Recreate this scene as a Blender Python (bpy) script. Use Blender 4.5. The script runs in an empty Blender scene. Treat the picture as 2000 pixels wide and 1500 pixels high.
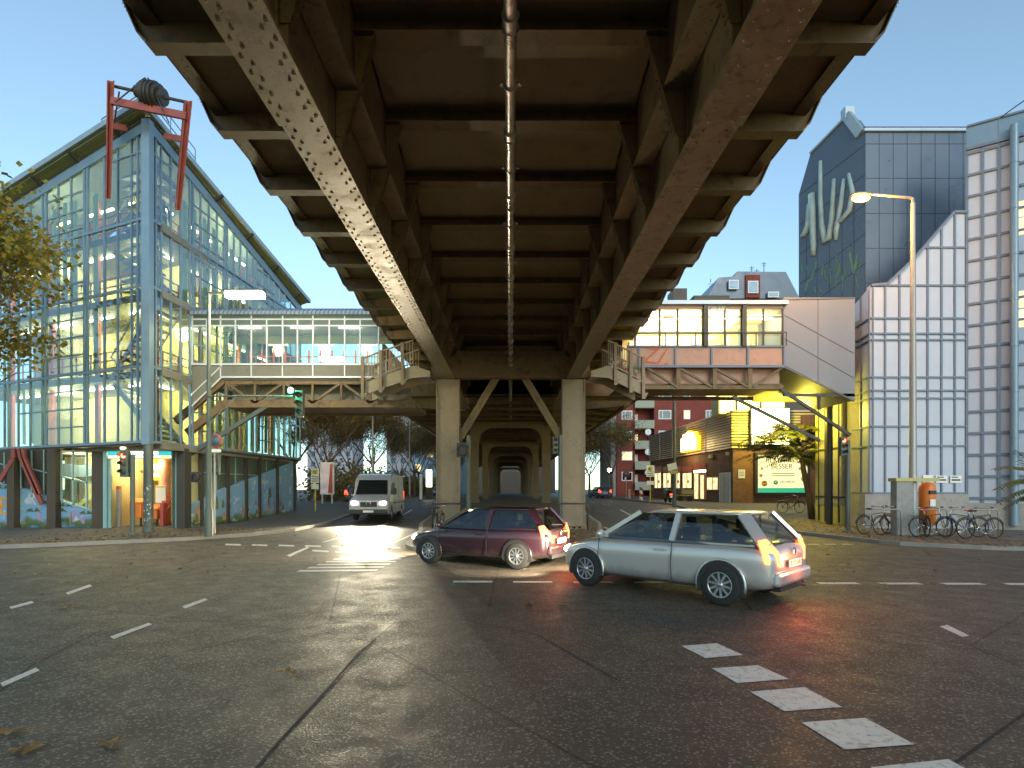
import bpy, bmesh, math, random
from mathutils import Vector, Matrix
R = math.radians
random.seed(11)
scene = bpy.context.scene
COL = scene.collection
# ------------------------------------------------------------------ camera
F, CX, HY, H = 1111.1, 997.0, 955.0, 1.78      # focal length in photo pixels, centre, horizon row, eye height
cam = bpy.data.objects.new('camera', bpy.data.cameras.new('camera'))
COL.objects.link(cam); scene.camera = cam
cam.location = (0, 0, H); cam.rotation_euler = (R(90), 0, 0)
cam.data.lens = 20; cam.data.sensor_width = 36
cam.data.shift_x = 0.0015; cam.data.shift_y = 0.1025
cam.data.clip_start = 0.05; cam.data.clip_end = 3000
# ------------------------------------------------------------------ sky, sun, exposure
world = bpy.data.worlds.new('World'); scene.world = world; world.use_nodes = True
wn = world.node_tree; bg = wn.nodes['Background']
sky = wn.nodes.new('ShaderNodeTexSky'); sky.sky_type = 'NISHITA'; sky.sun_disc = False
SUN_EL, SUN_AZ = R(11), R(165)
sky.sun_elevation = SUN_EL; sky.sun_rotation = SUN_AZ
sky.air_density = 1.0; sky.dust_density = 0.2; sky.ozone_density = 3.5
hs = wn.nodes.new('ShaderNodeHueSaturation'); hs.inputs['Saturation'].default_value = .76
tm = wn.nodes.new('ShaderNodeMix'); tm.data_type = 'RGBA'; tm.blend_type = 'MULTIPLY'; tm.inputs[0].default_value = 1; tm.inputs[7].default_value = (.93, 1.06, 1.0, 1)
wn.links.new(sky.outputs[0], hs.inputs['Color']); wn.links.new(hs.outputs[0], tm.inputs[6]); wn.links.new(tm.outputs[2], bg.inputs[0]); bg.inputs[1].default_value = 0.15
sun = bpy.data.objects.new('sun', bpy.data.lights.new('sun', 'SUN')); COL.objects.link(sun)
sun.data.energy = 0.5; sun.data.angle = R(20); sun.data.color = (1.0, 0.97, 0.93)
sun.rotation_euler = (R(90) - SUN_EL - R(12), 0, R(180) - SUN_AZ)
vs = scene.view_settings
vs.view_transform = 'Standard'; vs.look = 'None'; vs.gamma = 1.0; vs.exposure = 1.15
scene.cycles.use_denoising = True
scene.cycles.max_bounces = 8; scene.cycles.diffuse_bounces = 3; scene.cycles.glossy_bounces = 3
scene.cycles.transparent_max_bounces = 24; scene.cycles.transmission_bounces = 4
scene.cycles.sample_clamp_indirect = 6.0
scene.cycles.caustics_reflective = False; scene.cycles.caustics_refractive = False

# ------------------------------------------------------------------ placing
def P(px, py, Y): return Vector(((px - CX) / F * Y, Y, H + (HY - py) / F * Y))
def GP(px, py, z=0.0):
    Y = (H - z) * F / (py - HY); return Vector(((px - CX) / F * Y, Y, z))
def gz(Y):
    t = min(1, max(0, (Y - 27) / 14)); return .65 * t * t * (3 - 2 * t)
def V(*a): return Vector(a)
Z = Vector((0, 0, 1))
# ------------------------------------------------------------------ mesh builder
class MB:
    def __init__(s): s.v = []; s.f = []; s.m = []; s.s = []
    def add(s, vs, fs, mi=0, sm=False):
        b = len(s.v); s.v += [tuple(v) for v in vs]
        for f in fs: s.f.append([b + i for i in f]); s.m.append(mi); s.s.append(sm)
        return s
    def hexa(s, c, mi=0):
        return s.add(c, [(0,3,2,1),(4,5,6,7),(0,1,5,4),(1,2,6,5),(2,3,7,6),(3,0,4,7)], mi)
    def box(s, x0, x1, y0, y1, z0, z1, mi=0):
        return s.hexa([(x0,y0,z0),(x1,y0,z0),(x1,y1,z0),(x0,y1,z0),(x0,y0,z1),(x1,y0,z1),(x1,y1,z1),(x0,y1,z1)], mi)
    def bar(s, p, q, w, h=None, up=None, mi=0):
        p = Vector(p); q = Vector(q); d = (q - p).normalized(); h = h or w
        up = Vector(up) if up else (Z if abs(d.z) < .99 else Vector((0,1,0)))
        a = d.cross(up).normalized() * w / 2; b = a.cross(d).normalized() * h / 2
        return s.hexa([p-a-b, p+a-b, p+a+b, p-a+b, q-a-b, q+a-b, q+a+b, q-a+b], mi)
    def tube(s, p, q, r, r2=None, n=8, mi=0, cap=True):
        p = Vector(p); q = Vector(q); r2 = r if r2 is None else r2
        d = (q - p).normalized(); a = d.orthogonal().normalized(); b = d.cross(a)
        vs = []
        for c, rr in ((p, r), (q, r2)):
            for i in range(n):
                t = 2*math.pi*i/n; vs.append(c + (a*math.cos(t) + b*math.sin(t))*rr)
        fs = [(i, (i+1)%n, n+(i+1)%n, n+i) for i in range(n)]
        s.add(vs, fs, mi, n > 4)
        if cap: s.add(vs, [tuple(range(n-1,-1,-1)), tuple(range(n,2*n))], mi)
        return s
    def path(s, pts, r, n=8, mi=0):
        pts = [Vector(p) for p in pts]; rs = r if isinstance(r, (list, tuple)) else [r]*len(pts)
        vs = []; a = None
        for i, p in enumerate(pts):
            d = (pts[min(i+1, len(pts)-1)] - pts[max(i-1, 0)]).normalized()
            a = d.orthogonal().normalized() if a is None else (a - d*a.dot(d)).normalized()
            b = d.cross(a)
            for k in range(n):
                t = 2*math.pi*k/n; vs.append(p + (a*math.cos(t) + b*math.sin(t))*rs[i])
        fs = [(i*n+k, i*n+(k+1)%n, (i+1)*n+(k+1)%n, (i+1)*n+k) for i in range(len(pts)-1) for k in range(n)]
        fs += [tuple(range(n-1,-1,-1)), tuple(range((len(pts)-1)*n, len(pts)*n))]
        return s.add(vs, fs, mi, n > 4)
    def ext(s, pts, vec, mi=0):
        pts = [Vector(p) for p in pts]; vec = Vector(vec); n = len(pts)
        return s.add(pts + [p + vec for p in pts], [tuple(range(n-1,-1,-1)), tuple(range(n,2*n))] + [(i,(i+1)%n,n+(i+1)%n,n+i) for i in range(n)], mi)
    def lathe(s, prof, c=(0,0,0), n=24, axis='z', mi=0, sm=True):
        c = Vector(c); vs = []
        for r, h in prof:
            for i in range(n):
                t = 2*math.pi*i/n; x, y = r*math.cos(t), r*math.sin(t)
                vs.append(c + (V(x,y,h) if axis == 'z' else V(x,h,y) if axis == 'y' else V(h,x,y)))
        k = len(prof)
        fs = [(j*n+i, j*n+(i+1)%n, (j+1)*n+(i+1)%n, (j+1)*n+i) for j in range(k-1) for i in range(n)]
        return s.add(vs, fs, mi, sm)
    def dome(s, c, r, nrm, n=8, mi=0, flat=.75):
        c = Vector(c); d = Vector(nrm).normalized(); a = d.orthogonal().normalized(); b = d.cross(a); vs = []
        for k, (rr, hh) in enumerate(((1, 0), (.8, .55), (.35, .92))):
            for i in range(n):
                t = 2*math.pi*i/n; vs.append(c + (a*math.cos(t)+b*math.sin(t))*rr*r + d*hh*r*flat)
        vs.append(c + d*r*flat)
        fs = [(k*n+i, k*n+(i+1)%n, (k+1)*n+(i+1)%n, (k+1)*n+i) for k in range(2) for i in range(n)]
        fs += [(2*n+i, 2*n+(i+1)%n, 3*n) for i in range(n)]
        return s.add(vs, fs, mi, True)
    def ball(s, c, r, n=12, mi=0, sc=(1,1,1)):
        c = Vector(c); vs = []; m = n//2
        for j in range(m+1):
            ph = math.pi*j/m
            for i in range(n):
                t = 2*math.pi*i/n
                vs.append((c.x+r*sc[0]*math.sin(ph)*math.cos(t), c.y+r*sc[1]*math.sin(ph)*math.sin(t), c.z+r*sc[2]*math.cos(ph)))
        return s.add(vs, [(j*n+i, j*n+(i+1)%n, (j+1)*n+(i+1)%n, (j+1)*n+i) for j in range(m) for i in range(n)], mi, True)
    def build(s, name, mats, parent=None, recalc=True, bevel=0, sub=0):
        if not s.v: return None
        off = parent.matrix_world.translation if parent is not None and parent.get('_w') else Vector((0,0,0))
        if parent is not None and parent.get('_w'): off = Vector(parent['_w'])
        me = bpy.data.meshes.new(name)
        me.from_pydata([(v[0]-off[0], v[1]-off[1], v[2]-off[2]) for v in s.v], [], s.f)
        for m in (mats if isinstance(mats, (list, tuple)) else [mats]): me.materials.append(m)
        me.polygons.foreach_set('material_index', s.m); me.polygons.foreach_set('use_smooth', s.s)
        if recalc:
            bm = bmesh.new(); bm.from_mesh(me)
            bmesh.ops.recalc_face_normals(bm, faces=bm.faces); bm.to_mesh(me); bm.free()
        me.update()
        o = bpy.data.objects.new(name, me); COL.objects.link(o)
        if parent is not None: 
            o.parent = parent
            if parent.get('_w'): o['_w'] = parent['_w']
        if bevel:
            b = o.modifiers.new('bevel', 'BEVEL'); b.width = bevel; b.segments = 2; b.limit_method = 'ANGLE'
        if sub:
            b = o.modifiers.new('sub', 'SUBSURF'); b.levels = sub; b.render_levels = sub
        return o
def tag(o, label=None, cat=None, group=None, kind=None):
    if label: o['label'] = label
    if cat: o['category'] = cat
    if group: o['group'] = group
    if kind: o['kind'] = kind
    return o
def thing(name, label, cat, loc=(0,0,0), group=None, rz=0, world=True):
    o = bpy.data.objects.new(name, None); COL.objects.link(o); o.location = loc
    o.empty_display_size = .3; o.rotation_euler = (0, 0, rz)
    if world: o['_w'] = [float(c) for c in loc]      # children are written in world coordinates
    return tag(o, label, cat, group)
def copy_tree(o, loc=None, rz=None, label=None, parent=None):
    c = o.copy(); COL.objects.link(c)
    if parent is not None: c.parent = parent
    if loc is not None: c.location = loc
    if rz is not None: c.rotation_euler = (0, 0, rz)
    if label: c['label'] = label
    for ch in [x for x in bpy.data.objects if x.parent == o]: copy_tree(ch, parent=c)
    return c
class Fr:                                            # a facade plane: s along it, d outward, z up
    def __init__(f, o, u, n=None):
        f.o = Vector((o[0], o[1], 0)); f.u = Vector((u[0], u[1], 0)).normalized()
        f.n = Vector((f.u.y, -f.u.x, 0)) if n is None else Vector((n[0], n[1], 0)).normalized()
        if n is None and f.n.dot(Vector((0,0,0)) - f.o) < 0: f.n = -f.n
    def pt(f, s, z, d=0): return f.o + f.u*s + f.n*d + Z*z
    def s(f, px):
        k = (px - CX)/F; return (k*f.o.y - f.o.x)/(f.u.x - k*f.u.y)
    def z(f, s, py): return H + (HY - py)/F*(f.o.y + f.u.y*s)
    def box(f, mb, s0, s1, d0, d1, z0, z1, mi=0):
        q = f.pt
        mb.hexa([q(s0,z0,d0), q(s1,z0,d0), q(s1,z0,d1), q(s0,z0,d1), q(s0,z1,d0), q(s1,z1,d0), q(s1,z1,d1), q(s0,z1,d1)], mi)
    def poly(f, mb, pts, d0, d1, mi=0): mb.ext([f.pt(s, z, d0) for s, z in pts], f.n*(d1-d0), mi)
# ------------------------------------------------------------------ materials
def nt(name):
    m = bpy.data.materials.new(name); m.use_nodes = True; n = m.node_tree
    return m, n, n.nodes['Principled BSDF'], n.nodes.new('ShaderNodeTexCoord')
def noise(n, tc, scale, detail=5, rough=.6, src='Object', dist=0):
    t = n.nodes.new('ShaderNodeTexNoise'); t.inputs['Scale'].default_value = scale
    t.inputs['Detail'].default_value = detail; t.inputs['Roughness'].default_value = rough
    t.inputs['Distortion'].default_value = dist
    n.links.new(tc.outputs[src], t.inputs['Vector']); return t
def ramp(n, src, stops):
    r = n.nodes.new('ShaderNodeValToRGB'); e = r.color_ramp.elements
    while len(e) < len(stops): e.new(.5)
    for k, (p, c) in enumerate(stops): e[k].position = p; e[k].color = tuple(c) + (1,) if len(c) == 3 else c
    n.links.new(src, r.inputs[0]); return r
def bump(n, b, src, st, dist=.02):
    u = n.nodes.new('ShaderNodeBump'); u.inputs['Strength'].default_value = st; u.inputs['Distance'].default_value = dist
    n.links.new(src, u.inputs['Height']); n.links.new(u.outputs[0], b.inputs['Normal']); return u
def sc(c, k): return tuple(min(1, x*k) for x in c)
def mat(name, col, rough=.6, metal=0, var=.2, ns=2.0, bmp=.1, bs=25, stain=None, stain_amt=.5, coat=0):
    m, n, b, tc = nt(name)
    t = noise(n, tc, ns, 6, .65)
    r = ramp(n, t.outputs[0], [(.25, sc(col, 1-var)), (.5, col), (.78, sc(col, 1+var))])
    out = r.outputs[0]
    if stain:
        t2 = noise(n, tc, ns*2.3, 8, .7, dist=.6)
        f = ramp(n, t2.outputs[0], [(.52, (0,0,0)), (.70, (stain_amt,)*3)])
        mx = n.nodes.new('ShaderNodeMix'); mx.data_type = 'RGBA'
        n.links.new(f.outputs[0], mx.inputs[0]); n.links.new(out, mx.inputs[6]); mx.inputs[7].default_value = tuple(stain)+(1,)
        out = mx.outputs[2]
    n.links.new(out, b.inputs['Base Color'])
    b.inputs['Metallic'].default_value = metal
    rr = ramp(n, t.outputs[0], [(.3, (max(0,rough-.12),)*3), (.7, (min(1,rough+.1),)*3)])
    n.links.new(rr.outputs[0], b.inputs['Roughness'])
    if bmp: bump(n, b, noise(n, tc, bs, 4).outputs[0], bmp)
    if coat: b.inputs['Coat Weight'].default_value = coat; b.inputs['Coat Roughness'].default_value = .05
    return m
def emis(name, col, st, var=0, ns=2):
    m, n, b, tc = nt(name)
    b.inputs['Base Color'].default_value = tuple(sc(col, .6))+(1,); b.inputs['Emission Strength'].default_value = st
    b.inputs['Emission Color'].default_value = tuple(col)+(1,)
    if var:
        r = ramp(n, noise(n, tc, ns, 4).outputs[0], [(.3, sc(col, 1-var)), (.7, col)])
        n.links.new(r.outputs[0], b.inputs['Emission Color'])
    return m
def glass(name, tint=(.85,.95,.95), refl=.12, rough=.02):
    m, n, b, tc = nt(name); n.nodes.remove(b)
    tr = n.nodes.new('ShaderNodeBsdfTransparent'); tr.inputs[0].default_value = tuple(tint)+(1,)
    gl = n.nodes.new('ShaderNodeBsdfGlossy'); gl.inputs['Roughness'].default_value = rough
    fr = n.nodes.new('ShaderNodeLayerWeight'); fr.inputs[0].default_value = .25
    ad = n.nodes.new('ShaderNodeMath'); ad.inputs[1].default_value = refl; ad.use_clamp = True
    pw = n.nodes.new('ShaderNodeMath'); pw.operation = 'POWER'; pw.inputs[1].default_value = 2.5
    n.links.new(fr.outputs['Facing'], pw.inputs[0]); n.links.new(pw.outputs[0], ad.inputs[0])
    mx = n.nodes.new('ShaderNodeMixShader'); n.links.new(ad.outputs[0], mx.inputs[0])
    n.links.new(tr.outputs[0], mx.inputs[1]); n.links.new(gl.outputs[0], mx.inputs[2])
    bp = n.nodes.new('ShaderNodeBump'); bp.inputs['Strength'].default_value = .04
    n.links.new(noise(n, tc, .8, 2).outputs[0], bp.inputs['Height']); n.links.new(bp.outputs[0], gl.inputs['Normal'])
    n.links.new(mx.outputs[0], n.nodes['Material Output'].inputs[0]); return m
def bricks(name, c1, c2, mortar, scale=1, rz=(0,0,0)):
    m, n, b, tc = nt(name)
    mp = n.nodes.new('ShaderNodeMapping'); mp.inputs['Rotation'].default_value = rz
    n.links.new(tc.outputs['Object'], mp.inputs[0])
    t = n.nodes.new('ShaderNodeTexBrick'); t.inputs['Scale'].default_value = scale
    t.inputs['Color1'].default_value = tuple(c1)+(1,); t.inputs['Color2'].default_value = tuple(c2)+(1,)
    t.inputs['Mortar'].default_value = tuple(mortar)+(1,); t.inputs['Brick Width'].default_value = .25
    t.inputs['Row Height'].default_value = .08; t.inputs['Mortar Size'].default_value = .008
    n.links.new(mp.outputs[0], t.inputs['Vector'])
    mx = n.nodes.new('ShaderNodeMix'); mx.data_type = 'RGBA'; mx.blend_type = 'MULTIPLY'; mx.inputs[0].default_value = .6
    r = ramp(n, noise(n, tc, 1.2, 6).outputs[0], [(.3, (.6,.6,.6)), (.7, (1,1,1))])
    n.links.new(t.outputs[0], mx.inputs[6]); n.links.new(r.outputs[0], mx.inputs[7])
    n.links.new(mx.outputs[2], b.inputs['Base Color']); b.inputs['Roughness'].default_value = .85
    bump(n, b, t.outputs['Fac'], -.3, .01); return m
def leafmat(name, cols, ns=1.5):
    m, n, b, tc = nt(name)
    t = noise(n, tc, ns, 8, .8)
    k = len(cols); r = ramp(n, t.outputs[0], [(.34+.32*i/(k-1), c) for i, c in enumerate(cols)])
    n.links.new(r.outputs[0], b.inputs['Base Color']); b.inputs['Roughness'].default_value = .6
    tl = n.nodes.new('ShaderNodeBsdfTranslucent'); n.links.new(r.outputs[0], tl.inputs[0])
    mx = n.nodes.new('ShaderNodeMixShader'); mx.inputs[0].default_value = .3
    n.links.new(b.outputs[0], mx.inputs[1]); n.links.new(tl.outputs[0], mx.inputs[2])
    n.links.new(mx.outputs[0], n.nodes['Material Output'].inputs[0]); return m
def asphalt(name, base=(.068,.052,.036), wet=.46):
    m, n, b, tc = nt(name)
    big = noise(n, tc, .25, 6, .6); mid = noise(n, tc, 2.2, 6, .65, dist=.4); fine = noise(n, tc, 90, 3, .7)
    vo = n.nodes.new('ShaderNodeTexVoronoi'); vo.inputs['Scale'].default_value = 60
    n.links.new(tc.outputs['Object'], vo.inputs['Vector'])
    r1 = ramp(n, big.outputs[0], [(.3, sc(base,.7)), (.55, base), (.75, sc(base,1.35))])
    r2 = ramp(n, mid.outputs[0], [(.3, (.75,.75,.75)), (.7, (1,1,1))])
    m1 = n.nodes.new('ShaderNodeMix'); m1.data_type = 'RGBA'; m1.blend_type = 'MULTIPLY'; m1.inputs[0].default_value = 1
    n.links.new(r1.outputs[0], m1.inputs[6]); n.links.new(r2.outputs[0], m1.inputs[7])
    sp = ramp(n, vo.outputs['Color'], [(.70, (0,0,0)), (.82, (.95,.95,.95))])
    m2 = n.nodes.new('ShaderNodeMix'); m2.data_type = 'RGBA'
    n.links.new(sp.outputs[0], m2.inputs[0]); n.links.new(m1.outputs[2], m2.inputs[6]); m2.inputs[7].default_value = (.19,.17,.14,1)
    # cracks
    cv = n.nodes.new('ShaderNodeTexVoronoi'); cv.feature = 'DISTANCE_TO_EDGE'; cv.inputs['Scale'].default_value = .22
    dm = n.nodes.new('ShaderNodeMix'); dm.data_type = 'VECTOR'; dm.inputs[0].default_value = .06
    n.links.new(tc.outputs['Object'], dm.inputs[4]); n.links.new(noise(n, tc, 1.5, 5).outputs[1], dm.inputs[5])
    n.links.new(dm.outputs[1], cv.inputs['Vector'])
    cr = ramp(n, cv.outputs['Distance'], [(.0015, (1,1,1)), (.004, (0,0,0))])
    m3 = n.nodes.new('ShaderNodeMix'); m3.data_type = 'RGBA'
    n.links.new(cr.outputs[0], m3.inputs[0]); n.links.new(m2.outputs[2], m3.inputs[6]); m3.inputs[7].default_value = (.008,.008,.007,1)
    n.links.new(m3.outputs[2], b.inputs['Base Color'])
    rr = ramp(n, mid.outputs[0], [(.3, (wet,)*3), (.7, (min(1,wet+.3),)*3)])
    n.links.new(rr.outputs[0], b.inputs['Roughness'])
    ad = n.nodes.new('ShaderNodeMath'); ad.operation = 'ADD'
    n.links.new(fine.outputs[0], ad.inputs[0]); n.links.new(vo.outputs['Distance'], ad.inputs[1])
    bump(n, b, ad.outputs[0], .5, .007); b.inputs['Specular IOR Level'].default_value = .38; return m
def carpaint(name, col, metal=.3, rough=.3):
    m, n, b, tc = nt(name)
    b.inputs['Base Color'].default_value = tuple(col)+(1,); b.inputs['Metallic'].default_value = metal; b.inputs['Roughness'].default_value = rough
    b.inputs['Coat Weight'].default_value = .8; b.inputs['Coat Roughness'].default_value = .06
    s = n.nodes.new('ShaderNodeSeparateXYZ'); n.links.new(tc.outputs['Object'], s.inputs[0])       # road grime low on the body
    nn = noise(n, tc, 5, 5); ad = n.nodes.new('ShaderNodeMath'); ad.operation = 'MULTIPLY_ADD'; ad.inputs[1].default_value = .35
    n.links.new(nn.outputs[0], ad.inputs[0]); n.links.new(s.outputs[2], ad.inputs[2])
    r = ramp(n, ad.outputs[0], [(.42, tuple(.5*c+.5*g for c, g in zip(col, (.10,.085,.07)))), (.62, col)])
    n.links.new(r.outputs[0], b.inputs['Base Color']); return m
M = {}
M['asphalt'] = asphalt('asphalt')
M['paving'] = bricks('paving', (.17,.15,.12), (.13,.115,.095), (.06,.055,.05), .9)
M['island'] = mat('island_ground', (.11,.085,.06), .85, var=.35, ns=1.2, bmp=.3, bs=30, stain=(.05,.035,.02))
M['kerb'] = mat('kerb_stone', (.26,.24,.21), .8, var=.2, bmp=.2)
M['marking'] = mat('road_paint', (.62,.60,.54), .6, var=.12, ns=6, bmp=.2, bs=60, stain=(.10,.09,.075), stain_amt=.9)
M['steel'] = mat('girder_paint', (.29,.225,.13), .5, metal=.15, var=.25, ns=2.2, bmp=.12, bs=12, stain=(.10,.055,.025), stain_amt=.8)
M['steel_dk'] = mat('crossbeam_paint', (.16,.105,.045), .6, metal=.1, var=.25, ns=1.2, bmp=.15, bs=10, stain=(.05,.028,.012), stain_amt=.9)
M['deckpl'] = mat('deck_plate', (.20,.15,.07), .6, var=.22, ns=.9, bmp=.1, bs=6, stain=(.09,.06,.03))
M['column'] = mat('column_paint', (.25,.185,.11), .55, var=.22, ns=1.3, bmp=.08, stain=(.14,.10,.06), stain_amt=.6)
M['pipe'] = mat('drain_pipe_metal', (.42,.37,.32), .35, metal=.8, var=.25, ns=5, stain=(.2,.09,.05))
M['bluealu'] = mat('blue_grey_aluminium', (.18,.27,.34), .4, metal=.2, var=.1, bmp=.03)
M['tealalu'] = mat('teal_aluminium', (.28,.45,.42), .45, metal=.2, var=.1, bmp=.03)
M['palealu'] = mat('pale_frame', (.62,.66,.66), .45, metal=.2, var=.08, bmp=.03)
M['red'] = mat('oxide_red_steel', (.30,.07,.05), .5, var=.2, ns=3, bmp=.05)
M['redrail'] = mat('red_railing', (.55,.10,.08), .45, var=.1)
M['dark'] = mat('dark_steel', (.045,.04,.032), .55, var=.2)
M['darkbrown'] = mat('dark_brown_cladding', (.075,.055,.035), .6, var=.25, ns=1)
M['roofzinc'] = mat('zinc_roof', (.33,.40,.44), .45, metal=.4, var=.15)
M['portal'] = mat('portal_paint', (.15,.11,.055), .6, var=.25, ns=1.5, stain=(.07,.04,.02))
M['olive'] = mat('olive_soffit', (.20,.22,.08), .6, var=.2)
M['cream'] = mat('cream_wall', (.58,.52,.27), .7, var=.1, ns=1)
M['curtain'] = mat('yellow_green_blind', (.62,.66,.30), .7, var=.25, ns=.8)
M['floor'] = mat('floor_slab', (.20,.19,.15), .6, var=.2)
M['concrete'] = mat('concrete', (.33,.31,.28), .8, var=.2, stain=(.18,.16,.13))
M['glass'] = glass('facade_glass', (.78,.90,.94), .15)
M['glassb'] = glass('bridge_glass', (.92,.96,.90), .06)
M['paneldark'] = mat('dark_green_panel', (.10,.125,.09), .5, var=.2)
M['panelgrey'] = mat('grey_brown_panel', (.17,.165,.12), .6, var=.15, stain=(.10,.09,.07))
M['panelpink'] = mat('salmon_panel', (.46,.27,.185), .6, var=.15, stain=(.30,.15,.10))
M['white'] = mat('white_panel', (.44,.49,.57), .45, var=.07, ns=.9, bmp=.04, bs=5, stain=(.40,.40,.40), stain_amt=.3)
M['joint'] = mat('panel_joint', (.15,.19,.25), .6, metal=.1, var=.15)
M['mural_dk'] = mat('slate_blue_panel', (.07,.11,.16), .35, var=.15, ns=.6)
M['jointdk'] = mat('dark_joint', (.03,.045,.06), .6)
M['greyclad'] = mat('grey_metal_cladding', (.19,.20,.22), .5, metal=.1, var=.12, ns=.5)
M['greyline'] = mat('cladding_seam', (.13,.13,.13), .6)
M['brick_shop'] = bricks('shop_brick', (.24,.10,.055), (.17,.07,.04), (.12,.09,.07), 1.0, (R(90),0,R(90)))
M['brick_front'] = bricks('front_brick', (.30,.14,.05), (.22,.10,.04), (.14,.11,.07), 1.0, (R(90),0,0))
M['brick_red'] = bricks('apartment_brick', (.30,.05,.03), (.24,.045,.03), (.14,.05,.04), .6, (R(90),0,0))
M['balcony'] = mat('balcony_panel', (.33,.34,.25), .7, var=.12)
M['ribbed'] = mat('corrugated_band', (.50,.40,.29), .5, metal=.2, var=.1)
M['yellowwall'] = mat('yellow_ochre_panel', (.52,.46,.16), .55, var=.12)
M['tyre'] = mat('tyre_rubber', (.018,.018,.018), .85, var=.15)
M['rim'] = mat('alloy_rim', (.45,.45,.46), .3, metal=.8, var=.08)
M['black'] = mat('black_plastic', (.02,.02,.02), .5, var=.1)
M['chrome'] = mat('chrome_trim', (.6,.6,.6), .2, metal=.95, var=.05)
M['carwin'] = glass('see_through_car_glass', (.42,.47,.47), .10)
M['carglass'] = mat('tinted_car_glass', (.012,.015,.018), .05, var=.1, bmp=0, coat=1)
M['silver'] = carpaint('silver_car_paint', (.56,.55,.52), .5, .32)
M['purple'] = carpaint('dark_plum_car_paint', (.03,.011,.018), .3, .3)
M['vanpaint'] = carpaint('pale_grey_van_paint', (.46,.43,.46), .1, .35)
M['plate'] = mat('number_plate_white', (.80,.79,.72), .5, var=.03, bmp=0)
M['ink'] = mat('black_lettering', (.015,.015,.015), .6, bmp=0)
M['whitepaint'] = mat('white_paint', (.72,.72,.70), .55, var=.08)
M['tail'] = emis('tail_lamp_red', (1,.05,.02), 3)
M['tailhot'] = emis('brake_lamp', (1,.14,.04), 3.5)
M['amber'] = emis('indicator_amber', (1,.42,.05), 6)
M['head'] = emis('headlamp_lit', (1,.90,.68), 60)
M['headoff'] = mat('headlamp_clear', (.5,.5,.48), .1, metal=.4, coat=1)
M['tube'] = emis('fluorescent_tube', (1,.88,.52), 8)
M['sodium'] = emis('sodium_lamp', (1,.36,.05), 7)
M['lampwarm'] = emis('street_lamp_lens', (1,.86,.55), 22)
M['winlit'] = emis('lit_window', (1,.78,.38), .8, .5, 1.2)
M['shoplit'] = emis('lit_shop_window', (1,.80,.42), .75, .6, 2.5)
M['yellowsign'] = emis('lit_yellow_sign', (1,.80,.12), 5)
M['whitesign'] = emis('lit_white_sign', (1,.93,.62), 3)
M['tealsign'] = emis('lit_teal_sign', (.02,.36,.38), .8)
M['greenlamp'] = emis('green_signal', (.05,1,.55), 16)
M['redlamp'] = emis('red_signal', (1,.07,.03), 10)
M['bark'] = mat('bark', (.13,.085,.05), .9, var=.3, ns=4, bmp=.5, bs=20)
M['leaf_autumn'] = leafmat('autumn_leaves', [(.06,.08,.012), (.17,.16,.02), (.36,.26,.03), (.26,.13,.015)], 1.3)
M['leaf_yellow'] = leafmat('sumac_leaves', [(.05,.07,.015), (.11,.13,.02), (.20,.20,.03)], 1.0)
M['leaf_brown'] = leafmat('sparse_brown_leaves', [(.14,.09,.02), (.30,.18,.04), (.45,.28,.07)], .5)
M['leaf_green'] = leafmat('dull_green_leaves', [(.07,.06,.02), (.15,.11,.03), (.24,.17,.05)], .6)
M['litter'] = leafmat('fallen_leaf_colours', [(.10,.06,.02), (.28,.17,.06), (.42,.30,.12)], 5)
M['orange'] = mat('orange_bin_plastic', (.72,.20,.03), .4, var=.08)
M['yellowpole'] = mat('yellow_post', (.70,.48,.03), .5, var=.1)
M['polegrey'] = mat('galvanised_pole', (.33,.32,.28), .5, metal=.4, var=.15)
M['poledark'] = mat('green_grey_pole', (.10,.12,.10), .55, metal=.2, var=.15)
def text(name, s, size, m, parent, o, ux, uy, ext=.004, align='CENTER', shear=0):
    c = bpy.data.curves.new(name, 'FONT'); c.body = s; c.size = size; c.extrude = ext
    c.align_x = align; c.align_y = 'CENTER'; c.shear = shear
    t = bpy.data.objects.new(name, c); COL.objects.link(t)
    bpy.context.view_layer.update()
    me = bpy.data.meshes.new_from_object(t.evaluated_get(bpy.context.evaluated_depsgraph_get()))
    bpy.data.objects.remove(t); bpy.data.curves.remove(c)
    ux = Vector(ux).normalized(); uy = Vector(uy).normalized(); n = ux.cross(uy)
    mt = Matrix((ux, uy, n)).transposed().to_4x4(); mt.translation = Vector(o)
    if parent is not None and parent.get('_w'): mt.translation -= Vector(parent['_w'])
    me.transform(mt); me.materials.clear(); me.materials.append(m)
    ob = bpy.data.objects.new(name, me); COL.objects.link(ob); ob.parent = parent
    if parent is not None and parent.get('_w'): ob['_w'] = parent['_w']
    return ob
def lamp(name, kind, loc, energy, col, parent=None, size=.2, target=None, spot=None):
    l = bpy.data.lights.new(name, kind); l.energy = energy; l.color = col
    o = bpy.data.objects.new(name, l); COL.objects.link(o)
    off = Vector(parent['_w']) if parent is not None and parent.get('_w') else Vector((0,0,0))
    o.parent = parent; o.location = Vector(loc) - off
    if kind == 'POINT': l.shadow_soft_size = size
    if kind == 'AREA': l.size = size
    if kind == 'SPOT': l.spot_size = spot or R(70); l.spot_blend = .8; l.shadow_soft_size = size
    if target is not None: o.rotation_euler = (Vector(target) - Vector(loc)).to_track_quat('-Z', 'Y').to_euler()
    return o
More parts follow.
